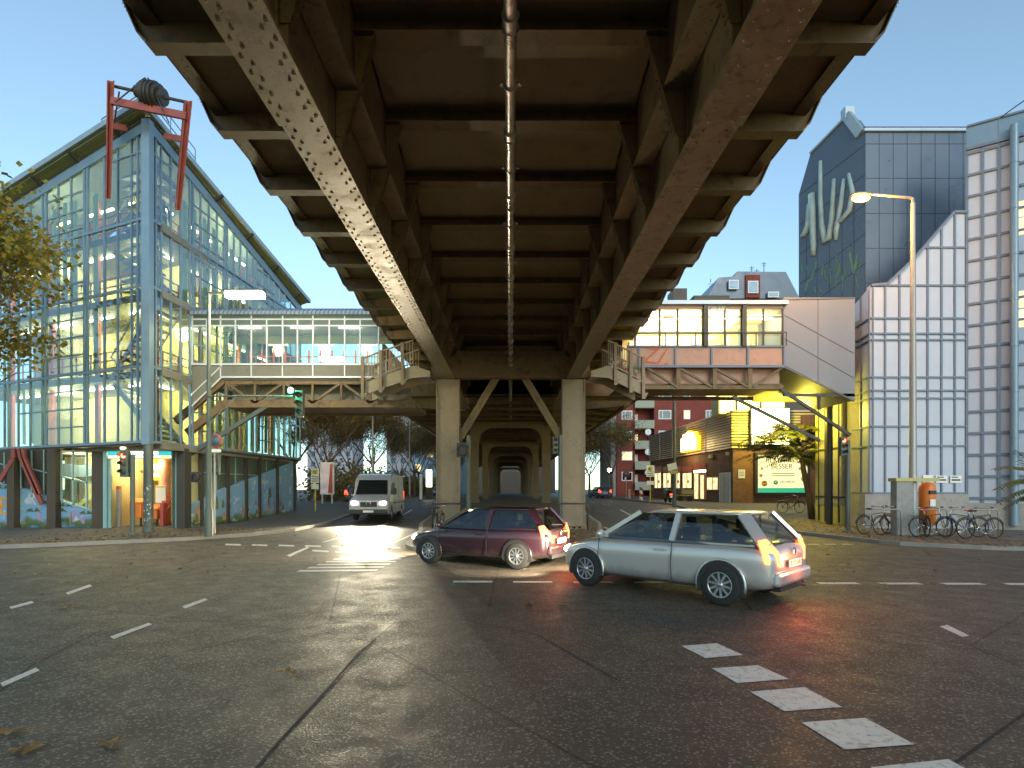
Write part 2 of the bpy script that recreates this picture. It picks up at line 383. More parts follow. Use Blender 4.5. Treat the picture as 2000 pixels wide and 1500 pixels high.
# ================================================================== GROUND
def lin(pts, y):
    for (y0, x0), (y1, x1) in zip(pts, pts[1:]):
        if y <= y1: return x0 + (x1-x0)*(y-y0)/(y1-y0)
    return pts[-1][1]
def yr(y0, y1, st):
    n = max(2, int((y1-y0)/st)); return [y0 + (y1-y0)*i/n for i in range(n+1)]
def sheet(name, xl, xr, ys, dz, mats, nx=1, skirt=0, kerb=False):
    mb = MB(); rows = []
    for y in ys:
        a, b = xl(y), xr(y); rows.append([(a+(b-a)*i/nx, y, gz(y)+dz) for i in range(nx+1)])
    for r0, r1 in zip(rows, rows[1:]):
        for i in range(nx): mb.add([r0[i], r0[i+1], r1[i+1], r1[i]], [(0,1,2,3)])
    if skirt:
        for side in (0, -1):
            for r0, r1 in zip(rows, rows[1:]):
                p, q = Vector(r0[side]), Vector(r1[side])
                mb.add([p, q, q-Z*skirt, p-Z*skirt], [(0,1,2,3)], 1)
        r = rows[0]
        for i in range(nx): p, q = Vector(r[i]), Vector(r[i+1]); mb.add([p, q, q-Z*skirt, p-Z*skirt], [(0,1,2,3)], 1)
    return tag(mb.build(name, mats), kind='structure')
ysg = yr(-40, 24, 8) + yr(25, 43, .75) + [60, 120, 300, 900]
sheet('ground', lambda y: -700, lambda y: 700, ysg, 0, M['asphalt'], 8)
fine = lambda a, b: [y for y in sorted(set(yr(a, 27, .6) + yr(27, 43, .75) + [50, 70, 120, 260]))if a <= y <= b]
LK = [(13.5, -30), (15, -20), (17.2, -14.6), (19.4, -11.4), (21.4, -9.9), (24, -9.2), (30, -9.3), (60, -10.0), (300, -12)]
RK = [(14.2, 60), (15.2, 22), (16.2, 14.5), (18, 12.2), (22, 11.4), (30, 11.3), (45, 11.4), (80, 12.0), (300, 14)]
sheet('pavement_left', lambda y: -120, lambda y: lin(LK, y), fine(13.5, 260), .12, [M['paving'], M['kerb']], 1, .125)
sheet('pavement_right', lambda y: lin(RK, y), lambda y: 140, fine(14.2, 260), .12, [M['paving'], M['kerb']], 1, .125)
sheet('kerb_left', lambda y: lin(LK, y)-.0, lambda y: lin(LK, y)+.15, fine(13.5, 260), .125, [M['kerb'], M['kerb']], 1, .13)
sheet('kerb_right', lambda y: lin(RK, y)-.15, lambda y: lin(RK, y), fine(14.2, 260), .125, [M['kerb'], M['kerb']], 1, .13)
def ihw(y, g=0):                       # half width of the island under the viaduct, rounded nose
    y0 = 15.0 - g; r = 3.1
    t = min(1, (y-y0)/r); return (r+g)*math.sqrt(max(0.02, 1-(1-t)**2)) + (min(1.2, max(0, y-20)*.15))
ysi = [15.0+.15*i for i in range(22)] + fine(18.4, 260)
sheet('traffic_island', lambda y: -ihw(y), lambda y: ihw(y), ysi, .13, [M['island'], M['kerb']], 1, .135)
for sgn, nm in ((-1, 'island_kerb_left'), (1, 'island_kerb_right')):
    a = (lambda y: -ihw(y, .16)) if sgn < 0 else (lambda y: ihw(y))
    b = (lambda y: -ihw(y)) if sgn < 0 else (lambda y: ihw(y, .16))
    sheet(nm, a, b, ysi, .124, [M['kerb'], M['kerb']], 1, .13)
# painted markings (thin sheets just above the asphalt)
mk = MB()
def mark(pts, z=.005):
    mk.add([(p.x, p.y, gz(p.y)+z) for p in pts], [tuple(range(len(pts)))])
for q in (((1390,1306),(1480,1300),(1541,1327),(1440,1335)), ((1465,1352),(1572,1343),(1645,1382),(1532,1390)),
          ((1565,1412),(1690,1403),(1786,1455),(1650,1465)), ((1700,1500),(1852,1484),(1985,1555),(1825,1570)),
          ((1330,1262),(1400,1257),(1452,1280),(1378,1286))):
    mark([GP(*p) for p in q])
for q in (((0,1335),(70,1305),(78,1310),(6,1342)), ((215,1244),(290,1217),(297,1220),(222,1249)), ((355,1185),(400,1169),(406,1172),(362,1189)),
          ((128,1158),(175,1142),(180,1145),(133,1162)), ((18,1186),(62,1174),(67,1178),(22,1190)), ((1835,1224),(1850,1221),(1893,1242),(1880,1245)),
          ((560,1085),(600,1068),(604,1070),(566,1088))):
    mark([GP(*p) for p in q])
for x in [440+52*i for i in range(7)]: mark([GP(x, 1062+.018*(x-440)*1), GP(x+30, 1063+.018*(x-440)), GP(x+31, 1066+.018*(x-440)), GP(x, 1065+.018*(x-440))])
for x in [610+45*i for i in range(4)]: mark([GP(x, 1074+.06*(x-610)), GP(x+32, 1076+.06*(x-610)), GP(x+32, 1079+.06*(x-610)), GP(x, 1077+.06*(x-610))])
for k in range(6):                      # crossing bars by the island nose
    mark([V(-4.6+.03*k, 12.2+.52*k, 0), V(-2.9+.03*k, 12.3+.50*k, 0), V(-2.9+.03*k, 12.58+.50*k, 0), V(-4.6+.03*k, 12.46+.52*k, 0)])
for x0 in (-6.3, 6.9):                  # lane dashes running away on both sides
    for k in range(9):
        y = 19 + 7*k; mark([V(x0, y, 0), V(x0+.12, y, 0), V(x0+.12, y+3, 0), V(x0, y+3, 0)])
for x0 in (-3.9, 4.3):
    mark([V(x0, 17.5, 0), V(x0+.12, 17.5, 0), V(x0+.12, 26.5, 0), V(x0, 26.5, 0)])
for k in range(12): mark([V(4.6+.55*k, 18.2, 0), V(4.95+.55*k, 18.2, 0), V(4.95+.55*k, 18.36, 0), V(4.6+.55*k, 18.36, 0)])
for k in range(10):                     # dashed guide line across the junction
    x = -1.1 + 1.15*k; mark([V(x, 10.8-.03*k, 0), V(x+.75, 10.8-.03*k, 0), V(x+.75, 11.0-.03*k, 0), V(x, 11.0-.03*k, 0)])
M['patch'] = asphalt('asphalt_patch', (.052,.044,.036), .45)
pt = MB()
for q in (((-150,1330),(60,1262),(240,1230),(330,1215),(340,1240),(250,1275),(80,1340),(-100,1420)), ((1130,1215),(1290,1200),(1310,1212),(1400,1238),(1300,1250),(1190,1262)), ((500,1500),(552,1440),(640,1345),(735,1250),(830,1262),(790,1330),(760,1420),(740,1540),(480,1560))):
    pt.add([V(p.x,p.y,.0025) for p in (GP(*c) for c in q)], [(0,1,2,3)])
tag(pt.build('asphalt_patches', M['patch'], recalc=False), kind='structure')
tag(mk.build('road_markings', M['marking'], recalc=False), kind='structure')
mk = MB()
for q in (((880,1118),(940,1118),(940,1122),(880,1122)),): mark([GP(*p) for p in q])
# tar seams
sm = MB()
def seam(pts, w):
    pts = [GP(*p, .004) for p in pts]
    for a, b in zip(pts, pts[1:]):
        n = (b-a).cross(Z).normalized()*w/2; sm.add([a-n, b-n, b+n, a+n], [(0,1,2,3)])
seam([(500,1500),(552,1440),(640,1345),(700,1275),(735,1248)], .022); seam([(1210,1330),(1050,1240),(900,1210)], .016)
seam([(150,1240),(330,1215),(560,1210),(700,1180)], .016); seam([(1850,1500),(1990,1400),(2100,1340)], .02)
seam([(-60,1400),(60,1300),(200,1230)], .015)
tag(sm.build('tar_seams', mat('tar', (.012,.011,.01), .8, bmp=0), recalc=False), kind='structure')
# ================================================================== VIADUCT
ZG = 6.35; ZB = 8.25; ZD = 8.80; BY0 = 8.37; BS = 2.03
via = thing('elevated_railway_viaduct', 'brown riveted steel railway viaduct running overhead away from the viewer on twin columns', 'viaduct', (0, 23.8, 0))
YA, YB = -9.0, 32.5
for sg in (-1, 1):
    mb = MB(); x = 2.6*sg
    for (a, b, w, z0, z1) in ((YA, 7.12, .60, ZG-.03, ZG+.025), (7.12, YB, .56, ZG, ZG+.025)):
        mb.box(x-w/2, x+w/2, a, b, z0, z1)
    mb.box(x-.28, x+.28, YA, 7.12, ZG+.025, ZG+.045)
    mb.box(x-.012, x+.012, YA, YB, ZG+.045, ZD+.25)                      # web
    for s2 in (-1, 1): mb.box(min(x+.012*s2, x+.14*s2), max(x+.012*s2, x+.14*s2), YA, YB, ZG+.045, ZG+.065); mb.box(min(x+.012*s2, x+.03*s2), max(x+.012*s2, x+.03*s2), YA, YB, ZG+.065, ZG+.19)
    xi = x - sg*.30                                                      # riveted upper stringer flange on the inner side
    mb.box(min(x-sg*.03, x-sg*.38), max(x-sg*.03, x-sg*.38), YA, YB, 7.62, 7.65)
    mb.box(min(xi, xi-sg*.02), max(xi, xi-sg*.02), YA, YB, 7.65, 8.75)
    y = 3.4; k = 0
    while y < YB-.3:                                                     # rivets under the bottom flange
        for row, off in ((0, .23), (1, .15)):
            for s2 in (-1, 1):
                yy = y + (.10 if row else 0)
                n = 8 if y < 10 else 6
                mb.dome((x+off*s2, yy, ZG-(.03 if yy < 7.12 else 0)), .024, (0,0,-1), n)
        y += .235 if y < 7.1 else .25
    y = 5.5
    while y < 20:                                                        # rivets on the inner flange
        for off in (.10, .30): mb.dome((x-sg*off, y, 7.62), .017, (0,0,-1), 6)
        for zz in (7.72,): mb.dome((xi-sg*.02, y, zz), .015, (-sg,0,0), 5)
        y += .2
    mb.build('main_girder', M['steel'], via)
    mb = MB()                                                            # stiffeners on the webs
    for k in range(-6, 12):
        y = BY0 + BS*k
        if y > YB: break
        for s2 in (-1, 1):
            mb.box(min(x+s2*.012, x+s2*.045), max(x+s2*.012, x+s2*.045), y-.09, y+.09, ZG+.2, ZD)
            mb.box(min(x+s2*.045, x+s2*.13), max(x+s2*.045, x+s2*.13), y-.012, y+.012, ZG+.2, ZD)
            if y > 4:
                for q in range(14):
                    mb.dome((x+s2*.045, y-.055, ZG+.3+.15*q), .016, (s2,0,0), 5); mb.dome((x+s2*.045, y+.055, ZG+.3+.15*q), .016, (s2,0,0), 5)
                    mb.dome((x+s2*.085, y-.012, ZG+.3+.15*q), .016, (0,-1,0), 5)
    mb.build('web_stiffeners', M['steel_dk'], via)['kind'] = 'stuff'
ks = [k for k in range(-6, 12)]
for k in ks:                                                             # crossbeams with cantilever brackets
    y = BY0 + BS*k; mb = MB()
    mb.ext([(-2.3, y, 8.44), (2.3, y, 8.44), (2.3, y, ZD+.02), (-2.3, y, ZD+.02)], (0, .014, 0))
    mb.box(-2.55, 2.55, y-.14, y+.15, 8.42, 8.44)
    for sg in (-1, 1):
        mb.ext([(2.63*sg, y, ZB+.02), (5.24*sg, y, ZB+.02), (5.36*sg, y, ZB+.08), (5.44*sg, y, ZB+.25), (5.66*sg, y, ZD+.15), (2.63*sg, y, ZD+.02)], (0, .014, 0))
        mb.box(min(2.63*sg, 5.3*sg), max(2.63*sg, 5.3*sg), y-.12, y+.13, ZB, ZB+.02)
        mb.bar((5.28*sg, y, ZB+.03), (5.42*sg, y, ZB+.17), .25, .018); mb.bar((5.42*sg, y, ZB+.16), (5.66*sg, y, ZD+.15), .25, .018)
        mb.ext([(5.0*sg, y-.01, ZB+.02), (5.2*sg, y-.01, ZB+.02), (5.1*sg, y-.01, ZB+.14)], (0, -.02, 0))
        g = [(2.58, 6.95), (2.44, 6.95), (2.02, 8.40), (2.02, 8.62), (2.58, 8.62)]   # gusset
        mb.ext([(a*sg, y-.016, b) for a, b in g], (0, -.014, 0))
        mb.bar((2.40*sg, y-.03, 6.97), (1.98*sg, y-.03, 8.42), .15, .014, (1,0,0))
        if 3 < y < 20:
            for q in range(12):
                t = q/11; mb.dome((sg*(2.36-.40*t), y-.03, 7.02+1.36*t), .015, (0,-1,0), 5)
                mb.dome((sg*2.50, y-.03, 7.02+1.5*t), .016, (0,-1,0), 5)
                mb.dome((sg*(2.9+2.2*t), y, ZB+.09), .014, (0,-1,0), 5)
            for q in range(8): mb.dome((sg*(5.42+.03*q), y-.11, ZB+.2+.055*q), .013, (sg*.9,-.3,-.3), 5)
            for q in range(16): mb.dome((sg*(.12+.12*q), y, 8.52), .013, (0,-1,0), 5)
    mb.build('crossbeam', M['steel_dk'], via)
dk = MB()                                                                # vaulted deck plates between the beams
for k in range(-6, 11):
    y0, y1 = BY0+BS*k+.02, BY0+BS*(k+1)-.01
    for xa, xb in ((-5.3,-2.64), (-2.26,0), (0,2.26), (2.64,5.3)):
        n = 6; vs = []
        for i in range(n+1):
            t = i/n; zz = ZD-.14 + .16*math.sin(math.pi*t)
            vs += [(xa, y0+(y1-y0)*t, zz), (xb, y0+(y1-y0)*t, zz)]
        dk.add(vs, [(2*i, 2*i+1, 2*i+3, 2*i+2) for i in range(n)], 0, True)
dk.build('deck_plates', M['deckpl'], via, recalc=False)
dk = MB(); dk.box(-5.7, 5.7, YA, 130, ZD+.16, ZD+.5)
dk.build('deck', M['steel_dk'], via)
for sg in (-1, 1):
    mb = MB(); x = 5.3*sg
    mb.box(min(x, x+.02*sg), max(x, x+.02*sg), YA, YB, 8.62, ZD+.16)
    mb.box(min(x, x-.16*sg), max(x, x-.16*sg), YA, YB, 8.605, 8.62)
    mb.box(min(x, x+.10*sg), max(x, x+.10*sg), YA, YB, 8.605, 8.62)
    y = 5
    while y < 22: mb.dome((x-.08*sg, y, 8.605), .015, (0,0,-1), 5); mb.dome((x+.06*sg, y, 8.605), .015, (0,0,-1), 5); y += .14
    mb.build('edge_girder', M['steel_dk'], via)
    mb = MB(); x = 5.68*sg                                               # parapet above
    mb.box(min(x, x+.03*sg), max(x, x+.03*sg), YA, 130, ZD+.16, ZD+.62)
    mb.build('parapet', M['steel_dk'], via)
def column(x, y, h=ZG, w=.9, feet=False, detail=True):
    mb = MB(); b = gz(y)+.13; hw = w/2
    fz = b + (.16 if feet else .06)
    mb.box(x-hw+.03, x+hw-.03, y-.22, y+.30, fz, h-.02)                  # core
    for s in (-1, 1): mb.box(x+s*hw-.02, x+s*hw+.02, y-.30, y+.34, fz, h-.01); mb.box(min(x+s*hw, x+s*(hw-.12)), max(x+s*hw, x+s*(hw-.12)), y-.242, y-.22, fz, h-.6)
    mb.box(x-hw-.05, x+hw+.05, y-.36, y+.40, fz-.05, fz)
    if feet:
        for s in (-.34, -.12, .12, .34): mb.box(x+s-.05, x+s+.05, y-.3, y+.3, b, fz-.05)
        mb.box(x-hw-.15, x+hw+.15, y-.46, y+.5, b-.005, b+.03)
    if detail:
        for i in range(6):
            for j in range(3): mb.dome((x-hw+.14+.20*i*.8, y-.222, fz+.25+.3*j), .028, (0,-1,0), 6)
        for i in range(5):
            for j in range(2): mb.dome((x-.25+.12*i, y-.222, 3.9-.13*i+.22*j), .028, (0,-1,0), 6)
        mb.box(x-hw+.03, x+hw-.03, y-.235, y-.22, fz, fz+1.05)
        mb.box(x-.13, x+.13, y-.225, y-.22, 2.55, 2.8)
    return mb.build('column', M['column'], via, bevel=.006)
column(-2.6, 23.8); column(2.62, 23.8, feet=True)
for i in range(7):                                                       # portal frames further back, rounded corners
    y = 41.4 + 17.6*i; b = gz(y)+.1; h = ZG
    mb = MB(); inner = []
    for s in (-1, 1):
        mb.box(s*2.6-.26, s*2.6+.26, y-.22, y+.25, b, h+.3); mb.box(s*2.6-.31, s*2.6+.31, y-.26, y-.22, b, h+.3)
        mb.box(s*2.6-.34, s*2.6+.34, y-.30, y+.32, b, b+.25)
    pts = [V(-2.34, y-.25, h-1.5)]
    for q in range(9):
        t = math.pi/2*q/8; pts.append(V(-1.24-1.1*math.cos(t), y-.25, h-1.2+1.1*math.sin(t)))
    pts = pts + [V(-p.x, p.y, p.z) for p in reversed(pts)]
    outer = [V(-2.34, y-.25, h+.3), V(2.34, y-.25, h+.3)]
    mid = len(pts)//2
    mb.ext(pts[:mid] + [V(0, y-.25, h-.1), V(0, y-.25, h+.3), outer[0]], (0, .4, 0)); mb.ext(pts[mid:] + [outer[1], V(0, y-.25, h+.3), V(0, y-.25, h-.1)], (0, .4, 0))
    for a, c in zip(pts, pts[1:]): mb.bar(a, c, .1, .04, (0,1,0))
    mb.build('portal_frame', M['portal'], via)
mb = MB(); Y0 = 23.9                                                     # inverted V brace between the first columns
for s in (-1, 1):
    a, c = V(.12*s, Y0, 7.25), V(2.1*s, Y0, 3.95); d = (c-a).normalized(); nn = d.cross(V(0,1,0)).normalized()
    for o in (-.09, .09): mb.bar(a+nn*o, c+nn*o, .12, .05, (0,1,0))
    mb.bar(a, c, .012, .2, nn)
    for q in range(26):
        p = a+d*(.15*q+.1)
        for o in (-.09, .09): mb.dome(p+nn*o+V(0,-.06,0), .016, (0,-1,0), 5)
    mb.ext([c+V(0,-.03,-.35), c+V(.15*s,-.03,-.35), c+V(.15*s,-.03,.5), c+V(-.25*s,-.03,.3)], (0,.02,0))
mb.ext([V(-.4,Y0-.07,7.3), V(.4,Y0-.07,7.3), V(.25,Y0-.07,6.8), V(-.25,Y0-.07,6.8)], (0,.02,0))
mb.box(-2.3, 2.3, Y0-.04, Y0+.04, 7.28, 7.55); mb.build('bracing', M['steel_dk'], via)
mb = MB()                                                                # transverse girder joining the column heads
mb.box(-3.3, 3.3, 23.6, 24.1, ZG+.05, 7.28); mb.build('head_girder', M['steel_dk'], via)
# drain pipe under the middle, with couplings and hangers
mb = MB(); zp = 6.93
segs = [2.5]
while segs[-1] < 48: segs.append(segs[-1]+1.9+.25*math.sin(len(segs)*3))
for i, (a, c) in enumerate(zip(segs, segs[1:])):
    mb.tube((0, a, zp), (0, c, zp), .070+.004*(i % 2), n=16)
    mb.tube((0, c-.07, zp), (0, c+.07, zp), .088, n=16)
    for e in (-.09, .09): mb.tube((0, c+e-.006, zp), (0, c+e+.006, zp), .1, n=16)
    ym = (a+c)/2
    mb.tube((0, ym-.02, zp), (0, ym+.02, zp), .092, n=16)
    for s in (-1, 1): mb.bar((s*.10, ym-.03, zp+.02), (s*.13, ym+.03, zp+.02), .04, .025)
for k in range(-2, 18): 
    y = BY0+BS*k; mb.bar((0, y, zp+.07), (0, y, 8.45), .03, .02); mb.tube((0, y-.03, zp), (0, y+.03, zp), .09, n=14)
mb.build('drain_pipe', M['pipe'], via)
# station part further back: lower, wider brackets under the platforms
for k in range(0, 34):
    y = 33 + 2.6*k; mb = MB()
    for s in (-1, 1):
        mb.ext([(s*2.65, y, ZG-.05), (s*6.9, y, ZG+.25), (s*7.3, y, ZG+.8), (s*7.3, y, 8.7), (s*2.65, y, 8.7)], (0, .02, 0))
        mb.bar((s*2.65, y, ZG-.05), (s*6.9, y, ZG+.25), .3, .03)
        mb.bar((s*2.6, y, 4.4), (s*6.4, y, ZG+.2), .12, .12)if k % 7 == 3 else None
    mb.box(-2.65, 2.65, y-.12, y+.12, ZG+.35, ZG+.75)
    mb.build('platform_beam', M['steel_dk'], via)
mb = MB()
for s in (-1, 1):
    mb.box(min(s*2.6, s*7.3), max(s*2.6, s*7.3), 32.6, 122, 7.1, 7.2); mb.box(min(s*7.3, s*7.36), max(s*7.3, s*7.36), 32.6, 122, 6.9, 10.2)
    mb.box(s*6.6-.1, s*6.6+.1, 32.6, 122, 6.45, 6.6)
mb.box(-2.6, 2.6, 32.6, 130, 7.12, 7.22)
mb.build('platform_underside', M['steel_dk'], via)
mb = MB(); mb.box(-7.8, 7.8, 34, 122, 12.6, 12.85); mb.build('platform_roof', M['roofzinc'], via)
# riveted stair balconies on both flanks
def balcony(x0, x1, px0, px1, label):
    s = -1 if x0 < 0 else 1; y = 23.0
    t = thing('steel_balcony_stair', label, 'steel stair', (x0, y, 5.3), 'steel stairs hanging on the viaduct flanks')
    a, b = (V(x0, y, 5.95), V(x1, y, 6.65))           # outer low end, inner high end
    mb = MB()
    for yo in (0, 1.4):
        mb = MB(); mb.ext([a+V(0,yo,-.38), b+V(0,yo,-.38), b+V(-s*.7,yo,-.32), b+V(-s*.7,yo,-.1), b+V(0,yo,.12), a+V(0,yo,.12)], (0,.03,0)); mb.build('stringer', M['palestone'], t)
    mb = MB()
    for i in range(9):
        p = a.lerp(b, (i+.5)/9); mb.box(p.x-.14, p.x+.14, y+.03, y+1.4, p.z-.02, p.z+.02)
    mb.build('steps', M['steel_dk'], t)
    for yy in (y-.05, y+1.45):
        mb = MB()
        mb.bar(a+V(0,yy-y,1.12), b+V(0,yy-y,1.12), .07, .05); mb.bar(a+V(0,yy-y,.2), b+V(0,yy-y,.2), .04, .04)
        n = 17
        for i in range(n+1):
            p = a.lerp(b, i/n)+V(0, yy-y, 0); mb.bar(p+Z*.2, p+Z*1.1, .025, .025)
            if i % 3 == 1 : mb.tube(p+V(.06,-.01,.42), p+V(.06,.01,.42), .06, n=8)
        mb.build('railing', M['palestone'], t)
    mb = MB()
    for f in (0, .36, .8):
        p = a.lerp(b, f); mb.box(p.x-.06, p.x+.06, y-.14, y-.03, p.z-.55, p.z+1.16)
        mb.ext([p+V(.06,-.12,-.55), p+V(.2,-.12,-.3), p+V(.06,-.12,-.3)], (0,.05,0))
        for q in range(14): mb.dome(p+V(0,-.14,-.45+.115*q), .014, (0,-1,0), 5)
    mb.build('posts', M['column'], t)
M['palestone'] = mat('pale_bridge_paint', (.33,.27,.18), .6, var=.12, stain=(.25,.18,.12))
balcony(-5.95, -3.95, 0, 0, 'riveted steel stair with iron balusters hanging off the left flank of the viaduct')
balcony(5.35, 3.95, 0, 0, 'riveted steel stair with iron balusters hanging off the right flank of the viaduct')
# ================================================================== STATION ENTRANCE BUILDING (left)
C0 = (-14.0, 22.0)
st = thing('glass_station_building', 'wedge shaped glass station building with red hoist frame on its roof corner', 'building', (-14.0, 22.0, .12))
FL = Fr(C0, (-2.35, 1)); FRr = Fr(C0, (.084, 1), n=(1, -.084))
ZS = [3.62, 6.55, 9.66, 12.28]; ZT = 16.0
def ztL(s): return 16.0 - s*.165
def ztR(s): return 16.0 - s*.235
LL, LR = 14.0, 13.06
def facade(fr, L, zt, wins, sub, name):
    mb = MB(); th = .07
    for s, w in wins: fr.box(mb, s-w/2, s+w/2, -.02, .05, ZS[0]-.05, zt(s)-.02)
    for z in ZS: fr.box(mb, 0, L, -.03, .062, z-.05, z+.05)
    for (s0, s1, zs) in sub:
        for z in zs: 
            if z < zt((s0+s1)/2)-.3: fr.box(mb, s0, s1, -.01, .04, z-.03, z+.03)
    fr.poly(mb, [(0, zt(0)-.38), (L, zt(L)-.38), (L, zt(L)), (0, zt(0))], -.05, .08)
    mb.build(name, M['bluealu'], st)
sL = [FL.s(p) for p in (280, 268, 256, 231, 204, 172)]
winL = [(FL.s(p), w) for p, w in ((278,.06),(270,.08),(258,.05),(231,.05),(205,.09),(172,.10),(166,.10),(140,.06),(115,.06),(91,.12),(84,.08),(60,.06),(37,.06),(18,.1),(10,.08),(-15,.06),(-40,.06),(-62,.12),(-70,.08),(-95,.06),(-118,.06))]
winR = [(FRr.s(p), w) for p, w in ((297,.06),(303,.08),(314,.05),(333,.07),(352,.07),(370,.09),(376,.09),(391,.06),(407,.06),(423,.06),(438,.09),(443,.09),(456,.05),(469,.05),(482,.05),(494,.09),(500,.09),(512,.06),(524,.06),(535,.08),(545,.06),(556,.06),(567,.06),(578,.06),(586,.1))]
zg = [ZS[0]+.75*i for i in range(1, 18)]
facade(FL, LL, ztL, winL, [(FL.s(166), FL.s(91), [z for z in zg]), (FL.s(84), FL.s(40), [ZS[0]+1.5]), (FL.s(-15), FL.s(-62), zg), (0, FL.s(205), [14.9])], 'left_facade_frame')
facade(FRr, LR, ztR, winR, [(FRr.s(376), FRr.s(438), zg), (FRr.s(500), FRr.s(535), zg), (0, FRr.s(333), [14.9])], 'right_facade_frame')
mb = MB(); FL.poly(mb, [(0, ZS[0]), (LL, ZS[0]), (LL, ztL(LL)-.1), (0, ZT-.1)], 0, .012); mb.build('left_glazing', M['glass'], st)
mb = MB(); FRr.poly(mb, [(0, ZS[0]), (LR, ZS[0]), (LR, ztR(LR)-.1), (0, ZT-.1)], 0, .012); mb.build('right_glazing', M['glass'], st)
mb = MB(); mb.box(C0[0]-.16, C0[0]+.14, C0[1]-.18, C0[1]+.12, 3.5, ZT); mb.build('corner_mullion', M['bluealu'], st)
inL = lambda s, d, z: FL.pt(s, z, -d); inR = lambda s, d, z: FRr.pt(s, z, -d)
pL, pR = FL.pt(LL, 0), FRr.pt(LR, 0); pB = pL + (pR - FL.pt(0,0))
# floors, ceilings and rear walls
for z in ZS + [15.0]:
    mb = MB(); c = FL.pt(0,0,-.35)+FRr.u*.3
    a, b = FL.pt(LL, 0, -.25), FRr.pt(LR, 0, -.25); e = (a+b)/2 + V(-3, 6, 0)
    if z < 14: mb.ext([p+Z*(z-.25) for p in (c, a, e, b)], (0,0,.28)); mb.build('floor_slab', M['floor'], st)
wl = MB()
for (p, q, zz) in ((FL.pt(2.6,0,-3.4), FL.pt(LL,0,-3.4), 1), (FRr.pt(4.2,0,-3.4), FRr.pt(LR,0,-3.4), 1)):
    wl.ext([p+Z*3.6, q+Z*3.6, q+Z*13.0, p+Z*14.4], (p-q).cross(Z).normalized()*.1)
wl.build('rear_wall', M['cream'], st)
mb = MB()                                                                # hanging yellow-green blinds behind the glass
for fr, L, segs in ((FL, LL, [(FL.s(166), FL.s(91), 9.8), (FL.s(84), FL.s(-50), 9.8), (FL.s(166), FL.s(140), 6.7), (FL.s(60), FL.s(20), 3.8)]),
                    (FRr, LR, [(FRr.s(378), FRr.s(580), 9.9), (FRr.s(430), FRr.s(585), 3.8)])):
    for s0, s1, z0 in segs:
        s = s0; k = 0
        while s < s1-.1:
            w = .32; zt = min(z0+2.9+(1.6 if z0 > 9 else 0), (ztL(s) if fr is FL else ztR(s))-.7)
            if k % 5 != 3: fr.poly(mb, [(s, z0), (s+w*.8, z0+.05), (s+w*.9, zt), (s+.03, zt)], -.55-.16*(k % 2), -.53-.16*(k % 2))
            s += w*1.12; k += 1
mb.build('blinds', M['curtain'], st)
# fluorescent tubes hung under each floor
tb = []
for z in (6.2, 9.3, 11.95, 14.0):
    for fr, spots in ((FL, (2.3, 5.0, 7.6, 10.4)), (FRr, (2.4, 5.2, 8.2, 11.0))):
        for s in spots:
            if z > 13 and s > 9.0: continue
            mb = MB(); a, b = fr.pt(s-.8, z, -1.3), fr.pt(s+.8, z, -1.3); mb.tube(a, b, .055, n=8)
            tb.append(mb.build('fluorescent_lamp', M['tube'], st))
for z, kk in ((5.6, 2.6), (8.7, 2.3), (11.5, 2.0), (13.2, 1.4)):
    lamp('interior_lamp', 'POINT', FL.pt(3.2, z, -1.9), 75*kk, (1,.80,.30), st, .5); lamp('interior_lamp', 'POINT', FL.pt(8.6, z, -1.9), 110*kk, (1,.80,.30), st, .5)
    lamp('interior_lamp', 'POINT', FRr.pt(7.5, z, -1.9), 110*kk, (1,.80,.30), st, .5)
# red railings and inner steel
mb = MB()
for fr, s0, s1 in ((FL, .8, 13), (FRr, .8, 12.5)):
    for z in ZS[1:]:
        for h in (.35, .65, 1.0): mb.bar(fr.pt(s0, z+h, -.75), fr.pt(s1, z+h, -.75), .04, .04)
        s = s0
        while s < s1: mb.bar(fr.pt(s, z, -.75), fr.pt(s, z+1.0, -.75), .05, .05); s += 1.0
for s in (1.9, 4.9, 8.2, 11.4):
    for fr in (FL, FRr): mb.bar(fr.pt(s, 3.6, -1.1), fr.pt(s, (ztL(s) if fr is FL else ztR(s))-.8, -1.1), .16, .16)
mb.build('red_railings', M['redrail'], st)
mb = MB()                                                                # stairs zigzagging behind the corner glass
for k, z in enumerate(ZS):
    h = (ZS+[15.0])[k+1]-z if k < 3 else 2.7
    a = FL.pt(.8, z, -1.6); b = FL.pt(4.6, z+h, -2.0)
    if k % 2: a, b = V(b.x, b.y, a.z), V(a.x, a.y, b.z)
    for i in range(12):
        p = a.lerp(b, i/12); mb.box(p.x-.16, p.x+.16, p.y-.75, p.y+.75, p.z, p.z+.05)
    mb.bar(a+V(0,-.78,0), b+V(0,-.78,0), .05, .26); mb.bar(a+V(0,.78,0), b+V(0,.78,0), .05, .26)
    mb.bar(a+V(0,-.78,1), b+V(0,-.78,1), .05, .05)
mb.build('inner_stairs', M['concrete'], st)
mb = MB()
for z in [9.8+.42*i for i in range(12)]:                                 # louvre shelves in the tip
    mb.ext([FL.pt(.35, z, -.35), FL.pt(2.3, z, -.4), FRr.pt(1.7, z, -.5), FRr.pt(.35, z, -.35)], (0,0,.05))
mb.build('louvre_shelves', M['palealu'], st)
